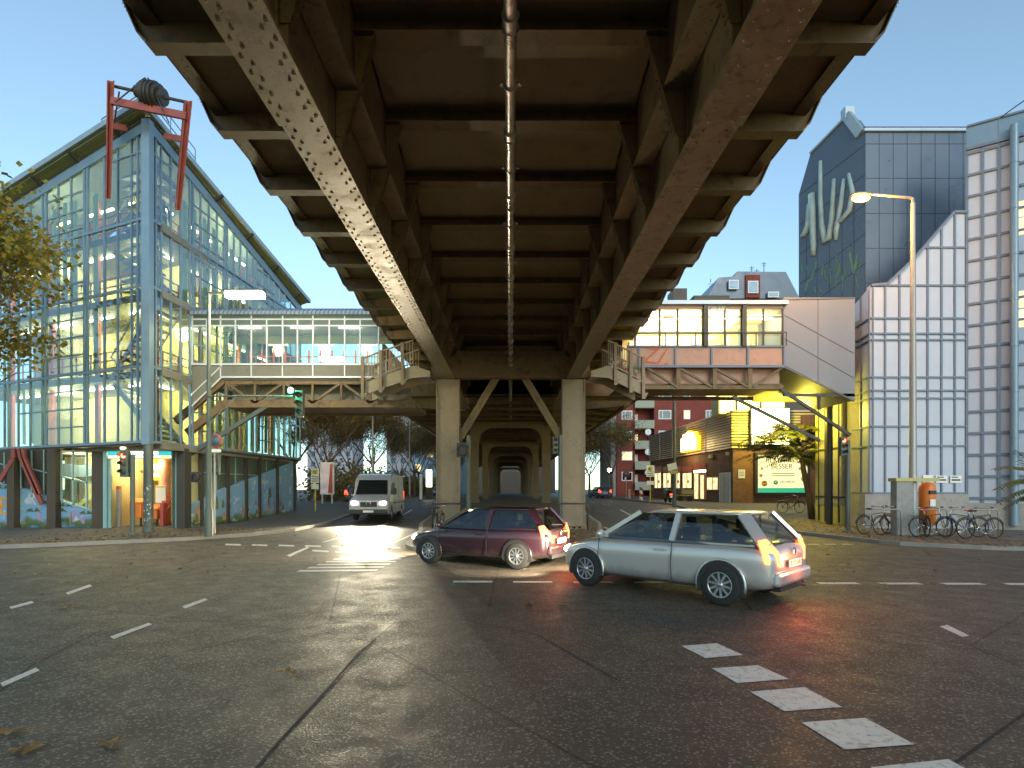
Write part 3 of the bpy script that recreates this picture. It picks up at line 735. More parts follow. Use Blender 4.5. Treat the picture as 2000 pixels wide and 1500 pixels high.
# roof with overhanging eaves
ov = 1.0
def rp(fr, s, z, d): return fr.pt(s, z, d)
tip = FL.pt(0,0)+V(.12,-.62,0)
for fr, L, zt, nm in ((FL, LL, ztL, 'roof_wing'), (FRr, LR, ztR, 'roof_wing')):
    mb = MB(); a = tip+Z*(ZT+.34); b = fr.pt(L+.3, zt(L)+.36, .5); c = fr.pt(L+.3, zt(L)+.75, -5.5); d = fr.pt(5.5 if fr is FL else 5.5, zt(5.5)+.75, -3.8) 
    mb.ext([a, b, c, d], (0,0,.22)); mb.build(nm, M['roofzinc'], st)
    mb = MB(); mb.ext([tip+V(0,.15,ZT+.28), fr.pt(L, zt(L)+.28, .42), fr.pt(L, zt(L)+.16, .05), fr.pt(.1, zt(0)+.16, .05)], (0,0,.03)); mb.build('soffit', M['olive'], st)
    mb = MB()
    s = 1.6
    while s < L: mb.bar(fr.pt(s, zt(s)+.02, .03), fr.pt(s, zt(s)+.26, .44), .10, .12); s += 2.6
    fr.poly(mb, [(0, ZT), (L, zt(L)), (L, zt(L)+.17), (0, ZT+.17)], -.02, .05)
    mb.build('eaves_brackets', M['dark'], st)
    mb = MB()
    for k in range(4): 
        s = .6+k*.8; mb.bar(fr.pt(s, zt(s)+.5, -.1), fr.pt(s, zt(s)+1.4, -.1), .03)
    mb.bar(fr.pt(.6, zt(.6)+1.4, -.1), fr.pt(3, zt(3)+1.4, -.1), .03); mb.bar(fr.pt(.6, zt(.6)+1.0, -.1), fr.pt(3, zt(3)+1.0, -.1), .03)
    mb.build('roof_railing', M['bluealu'], st)
# red hoist frame astride the corner
hf = MB(); Yh = 21.0
def hp(px, py, y=Yh): return P(px, py, y)
A1, A2 = hp(216, 158, 20.9), hp(211, 388, 22.2); B1, B2 = hp(367, 197, 20.9), hp(347, 410, 22.2)
for a, b in ((A1, A2), (B1, B2)):
    w = V(.11, 0, 0)
    for k in (-1, 1): hf.bar(a+w*k, b+w*k*.7, .04, .30, (0,1,0) if 0 else None)
    hf.bar(a, b, .2, .03, (0,1,0))
hf.bar(hp(218, 197), hp(364, 227), .12, .26); hf.bar(hp(219, 246, 21.3), hp(246, 250, 21.8), .12, .2); hf.bar(hp(357, 272, 21.3), hp(322, 266, 21.8), .12, .2)
hf.bar(hp(222, 168, 20.9)+V(0,.3,0), hp(222, 245, 22), .05); hf.build('hoist_frame', M['red'], st)
hd = MB(); a, b = hp(220, 168), hp(366, 200); hd.tube(a, b, .055, n=10)
d = (b-a).normalized()
for t, r in ((.34,.20),(.40,.32),(.45,.40),(.50,.42),(.55,.42),(.60,.36),(.66,.24)):
    p = a.lerp(b, t); hd.tube(p-d*.07, p+d*.07, r, n=18); hd.tube(p+d*.06, p+d*.1, r+.05, n=18)
hd.build('cable_drum', M['dark'], st)
hd = MB()
for q in ((284,152,284,190),(289,152,289,190),(271,160,271,200),(271,160,284,152),(289,152,330,240),(284,152,225,200)):
    hd.bar(hp(q[0],q[1],20.8), hp(q[2],q[3],20.8), .035)
hd.build('drum_stay', M['dark'], st)
# underside and ground storey
mb = MB(); mb.ext([FL.pt(0, 3.50), FL.pt(LL, 3.50, -.02), FL.pt(LL, 3.50, -6), FRr.pt(LR, 3.50, -4), FRr.pt(LR, 3.50)], (0,0,.07)); mb.build('overhang', M['darkbrown'], st)
GY = 24.6
def gp2(px, py, y=GY): return P(px, py, y)
wallm, mm, mbs, mtc = nt('painted_seascape')
sx = mm.nodes.new('ShaderNodeSeparateXYZ'); mm.links.new(mtc.outputs['Object'], sx.inputs[0])
tt = noise(mm, mtc, 1.4, 6, .6); ad = mm.nodes.new('ShaderNodeMath'); ad.operation = 'MULTIPLY_ADD'
mm.links.new(tt.outputs[0], ad.inputs[0]); ad.inputs[1].default_value = 1.1; mm.links.new(sx.outputs[2], ad.inputs[2])
rp1 = ramp(mm, ad.outputs[0], [(.45, (.14,.26,.40)), (.60, (.05,.10,.04)), (.82, (.12,.17,.05)), (.95, (.16,.30,.46)), (1.0, (.20,.36,.52))])
mm.links.new(rp1.outputs[0], mbs.inputs['Base Color']); mbs.inputs['Roughness'].default_value = .7
cl = mm.nodes.new('ShaderNodeMix'); cl.data_type = 'RGBA'; cf = ramp(mm, noise(mm, mtc, 2.2, 6).outputs[0], [(.56,(0,0,0)),(.66,(.7,.7,.7))])
mm.links.new(cf.outputs[0], cl.inputs[0]); mm.links.new(rp1.outputs[0], cl.inputs[6]); cl.inputs[7].default_value = (.62,.68,.72,1)
mm.links.new(cl.outputs[2], mbs.inputs['Base Color'])
M['mural'] = wallm
gb = .12
def xz(px, py, y=GY): p = P(px, py, y); return p
mb = MB(); top = [(-140, 905), (60, 957), (190, 1001)]
mb.ext([gp2(p, q) for p, q in top] + [V(gp2(190,0).x, GY, gb), V(gp2(-140,0).x, GY, gb)], (0,.25,0)); mb.build('painted_base_wall', M['mural'], st)
mb = MB(); q = gp2(-140, 870); r = gp2(112, 870); mb.ext([V(q.x,GY+.12,gb+.6), V(r.x,GY+.12,gb+.6), V(r.x,GY+.12,3.49), V(q.x,GY+.12,3.49)], (0,.05,0)); mb.build('dark_window', M['darkbrown'], st)
def gframe(pxs, rows, m, y=GY-.03, w=.05):
    mb = MB()
    for px, py0, py1 in pxs: mb.bar(P(px,py0,y), P(px,py1,y), w)
    for a, b in rows: mb.bar(P(*a,y), P(*b,y), w)
    return mb
gframe([(41,880,955),(62,880,962),(86,878,968),(9,884,946),(-20,884,940)], [((41,910),(102,926)),((41,957),(104,973)),((-20,900),(24,912)),((-20,936),(24,950))], M['tealalu']).build('window_bars', M['tealalu'], st)
mb = gframe([(120,876,980),(143,875,986),(170,873,992),(187,873,998)], [((120,876),(190,873)),((120,931),(187,946)),((118,979),(188,999))], M['palealu'], w=.06); mb.build('lit_window_frame', M['tealalu'], st)
mb = MB(); mb.ext([gp2(118, 874, GY+.1), gp2(188, 872, GY+.1), gp2(188, 999, GY+.1), gp2(118, 980, GY+.1)], (0,.01,0)); mb.build('lit_window_glass', M['glassb'], st)
mb = MB(); mb.box(gp2(112,0).x-.6, gp2(200,0).x+.2, GY+2.4, GY+2.5, gb, 3.49, 0); mb.build('hall_wall', M['cream'], st)
mb = MB(); mb.ext([P(120,905,26.6), P(186,910,26.6), P(186,930,26.6), P(120,932,26.6)], (0,.03,0)); mb.ext([P(128,1000,26.5), P(186,958,26.5), P(186,968,26.5), P(128,1010,26.5)], (0,.05,0), 1); mb.build('wall_stripe', [M['bluealu'], M['curtain']], st)
lamp('hall_lamp', 'POINT', gp2(150, 900, GY+1.1), 110, (1,.9,.6), st, .3)
for a, b in ((24, 38), (101, 118), (188, 208)):
    mb = MB(); p, q = gp2(a,0,GY-.05), gp2(b,0,GY-.05); mb.box(p.x, q.x, GY-.32, GY-.02, gb, 3.50); mb.box(p.x-.05, q.x+.02, GY-.34, GY-.0, gb, gb+.1); mb.build('ground_column', M['darkbrown'], st)
for pts in (((27, 876), (27, 895), (0, 940)), ((38, 876), (42, 895), (82, 984)), ((44,876),(47,893),(78,965))):
    mb = MB(); ps = [P(*p, GY-.30) for p in pts]
    for a, b in zip(ps, ps[1:]): mb.bar(a, b, .17, .12, (0,1,0)); 
    mb.build('raking_strut', M['red'], st)
mb = MB()
for s, col, size, px, py in (('B','orange',.95,10,990), ('E','leaf',.6,42,985), ('R','pink',.62,62,975), ('L','teal',.62,80,1005), ('I','sand',.6,138,1012), ('N','violet',.75,154,1010)):
    m_ = mat('mural_'+col, {'orange':(.75,.33,.05),'leaf':(.25,.45,.25),'pink':(.62,.55,.5),'teal':(.55,.25,.3),'sand':(.35,.2,.1),'violet':(.33,.25,.42)}[col], .7, var=.25, ns=4)
    c = P(px, py, GY-.004); text('mural_letter', s, size*1.15, m_, st, c, (1,0,-.15), (.1,0,1), .006)
mb = MB(); random.seed(5)
for px, py in [(6,955),(32,958),(95,985),(128,990),(66,1000),(116,1000),(168,1005)]:
    c = P(px, py, GY-.01)
    for k in range(7):
        t = math.pi*(k/6); L = .32+.1*random.random(); d = V(math.cos(t)*L, 0, math.sin(t)*L*.5)
        mb.add([c, c+d*.5+V(0,-.004,.1), c+d+V(0,0,-.04), c+d*.5+V(0,0,.03)], [(0,1,2,3)])
mb.build('painted_palms', mat('mural_palm', (.07,.12,.03), .7), st, recalc=False)
# right flank ground storey
Fg = Fr((C0[0]-.02, C0[1]+2.0), (.084, 1), n=(1, -.084)); 
sg0, sg1 = Fg.s(368), Fg.s(574)
def gzs(s): return gz(Fg.o.y+Fg.u.y*s)+.1
mb = MB(); pts = [(Fg.s(368), Fg.z(Fg.s(368), 990)), (Fg.s(420), Fg.z(Fg.s(420), 962)), (Fg.s(500), Fg.z(Fg.s(500), 930)), (Fg.s(575), Fg.z(Fg.s(575), 900)), (Fg.s(575), gzs(sg1)-.2), (Fg.s(368), gb)]
Fg.poly(mb, pts, -.2, 0); mb.build('painted_flank_wall', M['mural'], st)
mb = MB(); Fg.box(mb, 0, sg1, -.3, -.22, gb, 3.49); mb.build('flank_panel', M['paneldark'], st)
mb = MB()
for px in (366, 391, 443, 479, 505, 540, 574): s = Fg.s(px); mb = MB(); Fg.box(mb, s-.02-.006*s, s+.1, -.05, .1, gzs(s), 3.49); mb.build('flank_post', M['dark'], st)
mb = MB()
for px in (372, 380, 400, 415, 430, 455, 467, 490, 515, 527): s = Fg.s(px); Fg.box(mb, s-.02, s+.03, -.21, -.17, 1.6, 3.35)
for z in (2.5,): Fg.box(mb, 0.2, sg1, -.21, -.175, z, z+.05)
mb.build('flank_window_bars', M['tealalu'], st)
random.seed(9); pm = [mat('mural_bush', (.12,.17,.05), .7), mat('mural_house', (.42,.27,.16), .7), mat('mural_rock', (.30,.20,.22), .7)]
for i in range(40):                                                      # painted trees and houses on the flank wall
    mb = MB(); s = random.uniform(sg0+.3, sg1-.4); top_ = Fg.z(s, 985-85*(s-sg0)/(sg1-sg0)); z = gzs(s)+random.uniform(.1, max(.15, (top_-gzs(s))*.55)); h = random.uniform(.25, .7); w = random.uniform(.15,.35)
    mb.add([Fg.pt(s, z, .006+.0004*i), Fg.pt(s+w, z+.03, .006+.0004*i), Fg.pt(s+w*.9, z+h*.6, .006+.0004*i), Fg.pt(s+w*.5, z+h, .006+.0004*i), Fg.pt(s+.03, z+h*.6, .006+.0004*i)], [(0,1,2,3,4)]); mb.build('painted_bush', pm[i % 3], st, recalc=False)
# entrance
EY = 24.2
def e(px, py, y=EY): return P(px, py, y)
x0, x1 = e(207,0).x, e(346,0).x
mb = MB(); mb.box(x0-.08, x0+.08, EY-.08, EY+.08, gb, 3.49); mb.box(x1-.1, x1+.08, EY-.08, EY+.08, gb, 3.49)
mb.box(x0, x1, EY-.06, EY+.06, e(0,897).z, e(0,893).z+.03); mb.box(x0, x1, EY-.06, EY+.06, 3.46, 3.49); mb.box(e(211,0).x, e(216,0).x, EY, EY+.1, gb, e(0,897).z)
mb.build('portal', M['tealalu'], st)
mb = MB(); mb.box(e(350,0).x, e(366,0).x, EY-.2, EY+.3, gb, 3.49); mb.build('portal_column', M['dark'], st)
mb = MB(); mb.box(e(214,0).x, e(341,0).x, EY-.1, EY+.02, 3.20, 3.45); mb.build('name_sign', M['tealsign'], st)
text('name_lettering', 'U-Prinzenstraße', .23, M['whitesign'], st, V(e(277.5,0).x, EY-.105, 3.32), (1,0,0), (0,0,1))
mb = MB(); mb.box(e(214,0).x, e(341,0).x, EY-.09, EY+.02, 3.085, 3.19); mb.build('exit_strip', emis('lit_cream_strip', (1,.88,.5), .8), st)
py_ = emis('pictogram_yellow', (1,.6,.03), 1.5)
for px in (318, 327): mb = MB(); mb.box(e(px,0).x, e(px+6,0).x, EY-.1, EY-.092, 3.10, 3.175); mb.build('exit_pictogram', py_, st)
for px, py in ((266,871),(279,870),(299,871)):
    mb = MB(); mb.lathe([(0,0),(.22,0),(.22,.05),(0,.05)], V(e(px,0).x, 23.6, 3.44), 16); mb.build('ceiling_lamp', M['tube'], st)
BYs = 28.2
mb = MB(); mb.box(e(205,0,BYs).x-2, x1+.1, BYs, BYs+.1, gb, 3.49); mb.box(x0-.2, x0-.1, EY+.1, BYs, gb, 3.49); mb.box(x1+.0, x1+.08, EY+.1, BYs, gb, 3.4); mb.build('entrance_wall', M['cream'], st)
mb = MB(); mb.box(x0-2, x1+.05, EY+.12, BYs, 3.36, 3.42); mb.build('entrance_ceiling', M['cream'], st)
mb = MB()                                                                # curved yellow shop fascia
n = 10; a, b = e(221,0,27.2), e(312,0,27.2)
for k in range(n):
    t0, t1 = k/n, (k+1)/n; f = lambda t: (a.x+(b.x-a.x)*t, 27.2-.5*math.sin(math.pi*t))
    p, q = f(t0), f(t1)
    for (z0, z1, mi) in ((P(0,938,27.2).z, P(0,932,27.2).z, 1), (P(0,932,27.2).z, P(0,905,27.2).z, 0), (P(0,905,27.2).z, P(0,897,27.2).z, 1)):
        mb.add([(p[0],p[1],z0),(q[0],q[1],z0),(q[0],q[1],z1),(p[0],p[1],z1)], [(0,1,2,3)], mi)
mb.build('shop_fascia', [emis('fascia_cream', (1,.92,.62), .55), emis('fascia_yellow', (1,.66,.02), .6)], st, recalc=False)
text('shop_lettering', 'Backshop', .26, M['ink'], st, P(241,920,26.6), (1,0,0), (0,0,1)); text('shop_lettering', 'Reisemarkt', .26, M['ink'], st, P(292,920,26.6), (1,0,0), (0,0,1))
mb = MB(); mb.box(P(240,0,28).x, P(278,0,28).x, 28, 28.08, gb, P(0,942,28).z); mb.build('shop_door_frame', M['palealu'], st)
for u, w in ((243,257),(262,276)):
    mb = MB(); mb.box(P(u,0,28).x, P(w,0,28).x, 27.95, 27.99, .5, P(0,946,28).z); mb.build('shop_door_leaf', mat('green_door_glass', (.25,.55,.38), .2), st)
mb = MB(); mb.box(P(279,0,28).x, P(300,0,28).x, 27.9, 27.95, gb, 2.2)
for k in range(6): mb.box(P(280+3.4*k,0,28).x, P(281.2+3.4*k,0,28).x, 27.86, 27.9, gb, 2.2)
mb.build('green_shutter', mat('lime_shutter', (.40,.55,.12), .6), st)
mb = MB(); mb.tube(P(322,1020,26.5)*1, V(P(322,0,26.5).x, 26.5, 3.25), .24, n=20); mb.build('pink_pillar', mat('pink_plaster', (.72,.33,.24), .6), st)
mb = MB(); mb.tube(V(P(217,0,27).x, 27, .12), V(P(217,0,27).x, 27, 3.25), .12, n=12); mb.build('pink_pillar', M['redrail'], st)
mb = MB()
for k in range(4): p = P(318+3.5*k, 1018-3*k, 25.6+.25*k); mb.box(p.x-.07, p.x+.07, p.y-.1, p.y+.1, .12, 1.15+.1*k)
for z in (.9, 1.15, 1.3): mb.bar(P(327,0,25.2)*V(0,0,0) if 0 else V(P(326,0,25.2).x, 25.2, z), V(P(341,0,25.2).x, 25.6, z+.7), .03)
mb.build('red_barrier', M['redrail'], st)
lamp('entrance_lamp', 'POINT', P(262, 905, 25.6), 55, (1,.82,.42), st, .3); lamp('entrance_lamp', 'POINT', P(310, 905, 26.2), 40, (1,.82,.42), st, .3)
# things standing in the entrance
t = thing('display_poster_stand', 'cream poster board beside the pink pillar inside the station entrance', 'poster board', (P(316,0,25.8).x, 25.8, .12))
mb = MB(); p = P(314,0,25.8); mb.box(p.x-.24, p.x+.22, 25.8, 25.83, P(0,982,25.8).z, P(0,948,25.8).z); mb.build('board', M['plate'], t)
mb = MB(); mb.box(p.x-.2, p.x+.18, 25.79, 25.799, P(0,952,25.8).z, P(0,949,25.8).z); mb.build('header_strip', M['yellowpole'], t)
mb = MB(); [mb.tube((p.x+k, 25.82, .12), (p.x+k, 25.82, 1.3), .015) for k in (-.2,.18)]; mb.build('frame', M['palealu'], t)
def crate(name, px, y, w, z0, z1, m, label, cat):
    p = P(px,0,y); t = thing(name, label, cat, (p.x, y, .12))
    mb = MB(); mb.box(p.x-w, p.x+w, y-.25, y+.25, z0, z1); mb.build('body', m, t, bevel=.03)
    mb = MB(); mb.ext([(p.x-w-.02,y-.28,z1+.004),(p.x+w+.02,y-.28,z1+.004),(p.x+w+.02,y+.28,z1+.18),(p.x-w-.02,y+.28,z1+.18)], (0,0,.04)); mb.build('lid', m, t)
    mb = MB(); [mb.box(p.x+a*w*.8-.03, p.x+a*w*.8+.03, y-.2, y-.14, .12, z0) for a in (-1,1)]; mb.build('leg', M['black'], t)
crate('vending_box', 271, 25.4, .26, .5, 1.15, M['orange'], 'orange slant topped box standing before the green doors of the station entrance', 'newspaper box')
crate('vending_box', 226, 25.6, .18, .3, .9, M['redrail'], 'small red box at the left jamb of the station entrance', 'newspaper box')
crate('vending_box', 304, 25.6, .2, .42, .85, M['orange'], 'low orange box with dark front to the right of the black corner post', 'newspaper box')
t = thing('marker_post', 'pale square bollard with red cap just inside the station entrance', 'bollard', (P(233,0,24.9).x, 24.9, .12))
p = P(233,0,24.9); mb = MB(); mb.box(p.x-.08, p.x+.08, 24.8, 24.96, .12, 1.75); mb.build('post', M['concrete'], t, bevel=.01)
mb = MB(); mb.box(p.x-.06, p.x+.06, 24.8, 24.95, 1.755, 1.9); mb.build('cap', M['redrail'], t)
# corner column and stickers
cc = thing('corner_column', 'round black steel column plastered with stickers under the tip of the glass building', 'column', (-14.0, 22.0, .12))
mb = MB(); mb.lathe([(.17,.12),(.17,3.52)], (-14.0,22.0,0), 24); mb.lathe([(.2,.12),(.2,.3),(.17,.32)], (-14.0,22.0,0), 24); mb.build('shaft', M['poledark'], cc)
random.seed(3); mb = MB()
for k in range(34):
    t = random.uniform(-2.6, -.5); z = random.uniform(.5, 1.9); w = random.uniform(.1,.3); h = random.uniform(.03,.08)
    c, s = math.cos(t), math.sin(t); c2, s2 = math.cos(t+w), math.sin(t+w); r = .1715+.0005*k/10
    mb.add([(-14+r*c,22+r*s,z),(-14+r*c2,22+r*s2,z),(-14+r*c2,22+r*s2,z+h),(-14+r*c,22+r*s,z+h)], [(0,1,2,3)], k % 3)
mb.build('stickers', [M['whitepaint'], M['concrete'], M['bluealu']], cc, recalc=False)['kind'] = 'stuff'
# ================================================================== FOOTBRIDGES
FY = 24.6
fb = thing('covered_footbridge', 'covered glazed footbridge with dark parapet crossing left of the viaduct to the glass station', 'footbridge', (-9, FY, 5.3))
def f(px, py, y=FY): return P(px, py, y)
xa, xb = f(376,0).x, f(742,0).x
zr, zgt, zsl, zpb, ztb = f(0,607).z, f(0,637).z, f(0,712).z, f(0,737).z, f(0,795).z
W = 3.2
mb = MB(); n = 10; pr = []
for k in range(n+1):
    t = math.pi*k/n; pr.append((FY-.25+(W+.5)*(1-math.cos(t))/2, f(0,617).z+.55*math.sin(t)))
mb.ext([(xa, y, z) for y, z in pr], (xb+.8-xa, 0, 0)); mb.build('roof', M['roofzinc'], fb)
mb = MB(); k = xa
while k < xb+.8:
    for (y0, z0), (y1, z1) in zip(pr[:6], pr[1:6]): mb.bar((k,y0,z0+.01), (k,y1,z1+.01), .04, .05)
    k += .18
mb.build('roof_ribs', M['joint'], fb)['kind'] = 'stuff'
mb = MB()
for y in (FY, FY+W): mb.box(xa, xb, y-.03, y+.03, zgt+.05, f(0,617).z)
mb.build('fascia_band', M['paneldark'], fb)
mb = MB()
for y in (FY, FY+W):
    mb.box(xa+1.3, xb, y-.02, y+.04, zpb, zsl-.04)
mb.ext([(xa, FY-.02, zpb-1.25), (xa, FY-.02, zsl), (xa+1.3, FY-.02, zsl), (xa+1.3, FY-.02, zpb)], (0,.06,0))
mb.build('parapet_panel', M['panelgrey'], fb)
mb = MB()
for y in (FY-.05,):
    mb.bar((xa,y,zsl), (xb,y,zsl), .07); mb.bar((xa,y,zgt), (xb,y,zgt), .06); mb.bar((xa,y,zgt+.28), (xb,y,zgt+.28), .05); mb.bar((xa+1.3,y,zpb), (xb,y,zpb), .07); mb.bar((xa,y,zpb-1.25), (xa+1.3,y,zpb), .06); mb.bar((xa,y,zpb-.75), (xa+1.3,y,zpb+.5), .05)
    for i, px in enumerate((377, 405, 432, 461, 492, 522, 553, 582, 612, 644, 674, 704, 740)):
        x = f(px,0).x; mb.bar((x,y,zpb if i % 2 == 0 and i > 1 else zsl), (x,y,f(0,617).z if i % 2 == 0 else zgt+.28), .05)
mb.build('window_frame', M['palealu'], fb)
mb = MB()
for y in (FY, FY+W): mb.box(xa, xb, y-.006, y+.006, zsl, zgt+.3)
mb.build('window_panes', M['glassb'], fb)
mb = MB(); mb.box(xa+1.3, xb, FY+.05, FY+W-.05, zpb-.1, zpb+.05); mb.build('deck_slab', M['floor'], fb)
mb = MB(); mb.box(xa, xb, FY+.05, FY+W-.05, zgt+.5, zgt+.55); mb.build('ceiling', M['cream'], fb)
mb = MB()
for k in range(14):
    x = xa+1.5+.55*k*1.0; mb.bar((x, FY+2.2, zpb+.05), (x, FY+2.2, zpb+1.7), .06)
for z in (.5,.8,1.1,1.4): mb.bar((xa+1.5, FY+2.2, zpb+z), (xb-.2, FY+2.2, zpb+z), .035)
mb.build('inner_railing', M['redrail'], fb)
mb = MB(); mb.box(xa+1.0, xb+1.5, FY+.1, FY+.25, ztb, ztb+.32); mb.box(xa+1.0, xb+1.5, FY+W-.25, FY+W-.1, ztb, ztb+.32); mb.box(xa+1.3, xb+1.5, FY+.12, FY+.2, zpb-.28, zpb-.1)
x = xa+1.4; up = True
mb.box(xa+1.0, xb+1.5, FY+.25, FY+W-.25, ztb+.1, ztb+.16)
while x < xb:
    a, b = (x, FY+.15, zpb-.2), (x+1.25, FY+.15, ztb+.2)
    if not up: a, b = (x, FY+.15, ztb+.2), (x+1.25, FY+.15, zpb-.2)
    mb.bar(a, b, .1, .1); mb.bar((x, FY+.15, zpb-.2), (x, FY+.15, ztb+.2), .09); x += 1.25; up = not up
mb.bar((xa+1.3, FY+.15, zpb-.1), (xa-.8, FY+.15, ztb-.6), .2, .3); mb.bar((xa+1.3, FY+.15, ztb+.1), (xa-.3, FY+.15, ztb-1.1), .25, .3)
mb.build('truss', M['steel_dk'], fb)
mb = MB(); mb.box(xa+1.3, xb+1.2, FY+.9, FY+.93, ztb+.3, zpb-.2); mb.build('truss_backing', M['panelgrey'], fb)
for x in (-12.0, -9.6, -7.4):
    mb = MB(); mb.tube((x-.5, FY+1.6, zgt+.4), (x+.5, FY+1.6, zgt+.4), .05); mb.build('fluorescent_lamp', M['tube'], fb)
    lamp('bridge_lamp', 'POINT', (x, FY+1.6, zgt+.1), 40, (1,.88,.55), fb, .3)
mb = MB()                                                                # raking props down to the kerb
mb.bar((xa+3.2, FY+.2, ztb+.1), (xa-.5, FY+.4, 3.2), .14, .18); mb.bar((xa+1.4, FY+.2, ztb+.1), (xa+1.4, FY+.3, 4.2), .16)
mb.build('prop', M['poledark'], fb)
# right bridge
RYb = 23.5
rb = thing('covered_footbridge', 'pinkish footbridge with bright lit windows crossing right of the viaduct to the white building', 'footbridge', (8, RYb, 5.9))
def r_(px, py, y=RYb): return P(px, py, y)
xa, xb, xc = r_(1238,0).x, r_(1530,0).x, r_(1668,0).x
z590, z600, z678, z714, z760 = r_(0,590).z, r_(0,603).z, r_(0,678).z, r_(0,714).z, r_(0,760).z
mb = MB(); mb.box(xa-.4, xb+.1, RYb-.25, RYb+3.2, z600+.12, z590); mb.box(xa-.4, xb, RYb+.3, RYb+2.8, z590, z590+.18); mb.build('roof', M['roofzinc'], rb)
mb = MB(); mb.box(xa-.3, xb, RYb-.08, RYb+.02, z600-.02, z600+.12); mb.box(xa-.3, xb, RYb-.04, RYb+.02, z714, z678-.02); mb.box(xa-.3, xb, RYb+3.0, RYb+3.06, z714, z678)
mb.build('parapet_panel', M['panelpink'], rb)
mb = MB()
for k in range(5): x = xa+.2+(xb-xa-.2)*k/4.0; mb.box(x-.04, x+.04, RYb-.1, RYb-.04, z714-.02, z678)
mb.box(xa-.3, xb, RYb-.12, RYb-.04, z714-.1, z714); mb.box(xa-.3, xb, RYb-.1, RYb-.02, z678-.02, z678+.05)
mb.build('parapet_ribs', M['joint'], rb)
mb = MB()
for px in (1240, 1288, 1323, 1372, 1381, 1415, 1447, 1456, 1490, 1527): x = r_(px,0).x; mb.box(x-.035, x+.035, RYb-.06, RYb-.01, z678+.05, z600)
for z in (z678+.55, z600-.35): mb.box(xa, xb, RYb-.055, RYb-.015, z-.02, z+.02)
for px in (1376, 1451): x = r_(px,0).x; mb.box(x-.08, x+.08, RYb-.2, RYb-.06, z678, z600+.1)
mb.build('window_frame', M['dark'], rb)
mb = MB(); mb.box(xa, xb, RYb-.005, RYb+.005, z678, z600); mb.box(xa, xb, RYb+3.0, RYb+3.01, z678, z600); mb.build('window_panes', M['glassb'], rb)
mb = MB(); mb.box(xa, xb, RYb+2.4, RYb+2.45, z714, z600+.1); mb.box(xa, xb, RYb, RYb+2.9, z714-.02, z714+.04); mb.box(xa, xb, RYb+.03, RYb+2.4, z600+.0, z600+.04)
mb.build('inner_wall', mat('bright_corridor_wall', (.72,.62,.34), .7, var=.08), rb)
mb = MB(); random.seed(2)
for k in range(16):
    mb = MB(); x = xa+.3+(xb-xa-.5)*k/16; w = random.uniform(.1,.35); z = z714+random.uniform(.6,1.4); mb.box(x, x+w, RYb+2.3, RYb+2.38, z, z+random.uniform(.2,.8)); mb.build('corridor_notice', [M['palealu'], M['curtain'], M['bluealu']][k % 3], rb)
for k in range(4):
    x = xa+.9+1.6*k; mb = MB(); mb.tube((x-.55, RYb+1.0, z600-.1), (x+.55, RYb+1.0, z600-.1), .05); mb.build('fluorescent_lamp', M['tube'], rb)
    lamp('bridge_lamp', 'POINT', (x, RYb+1.1, z600-.35), 30, (1,.86,.48), rb, .3)
mb = MB(); mb.bar((xa-.2, RYb-.25, z678+.55), (xb, RYb-.25, z678+.55), .04)
for k in range(6): x = xa+(xb-xa)*k/5; mb.bar((x, RYb-.25, z678), (x, RYb-.25, z678+.55), .035)
mb.build('outer_handrail', M['dark'], rb)
mb = MB()
mb.box(xa-.5, xb, RYb, RYb+.12, z760, z760+.16); mb.box(xa-.5, xb, RYb+2.9, RYb+3.05, z760, z760+.16); mb.box(xa-.5, xb, RYb+.12, RYb+2.9, z760+.2, z760+.25)
for k, (a, b) in enumerate(((1260,1322),(1322,1390),(1390,1460),(1470,1530))):
    pa, pb = (r_(a, 716), r_(b, 756)) if k < 3 else (r_(a, 756), r_(b, 716))
    mb.bar(pa, pb, .09, .1, (0,1,0))
for px in (1240, 1325, 1396, 1465): x = r_(px,0).x; mb.box(x-.09, x+.09, RYb-.03, RYb+.04, z760, z714)
mb.build('truss', M['steel_dk'], rb)
mb = MB(); mb.box(xa-.4, xb, RYb+.35, RYb+.38, z760+.1, z714); mb.build('truss_backing', M['panelpink'], rb)
mb = MB()
zt_ = r_(0, 582).z
mb.ext([(xb, RYb-.06, z714), (xc, RYb-.06, r_(0,782).z), (xc, RYb-.06, zt_), (xb, RYb-.06, zt_)], (0, 3.1, 0)); mb.build('stair_housing', M['greyclad'], rb)
mb = MB()
def L_(a, b, w=.02): mb.bar(r_(*a, RYb-.065), r_(*b, RYb-.065), w, w, (0,1,0))
L_((1530,614),(1668,690)); L_((1530,660),(1668,738)); L_((1598,582),(1598,748)); L_((1530,585),(1668,582),.05); L_((1530,716),(1668,783),.06); L_((1530,582),(1530,716),.04)
mb.build('cladding_seams', M['greyline'], rb)
mb = MB(); mb.bar(r_(1430,775), r_(1600,860), .12, .1, (0,1,0)); mb.bar(r_(1525,760), r_(1660,850), .12, .1, (0,1,0)); mb.bar(r_(1600,770), r_(1600,800), .1)
mb.bar(r_(1530,772), r_(1668,772), .12, .12); mb.build('prop', M['dark'], rb)
text('red_scrawl', 'Z/.', 1.0, mat('orange_spray', (.55,.10,.02), .6), rb, r_(1283, 697, RYb-.06), (1,0,-.12), (.3,0,1), .003)
text('white_scrawl', 'DKTK', .28, M['whitepaint'], rb, r_(1400, 602, RYb-.09), (1,0,0), (.3,0,1), .003)
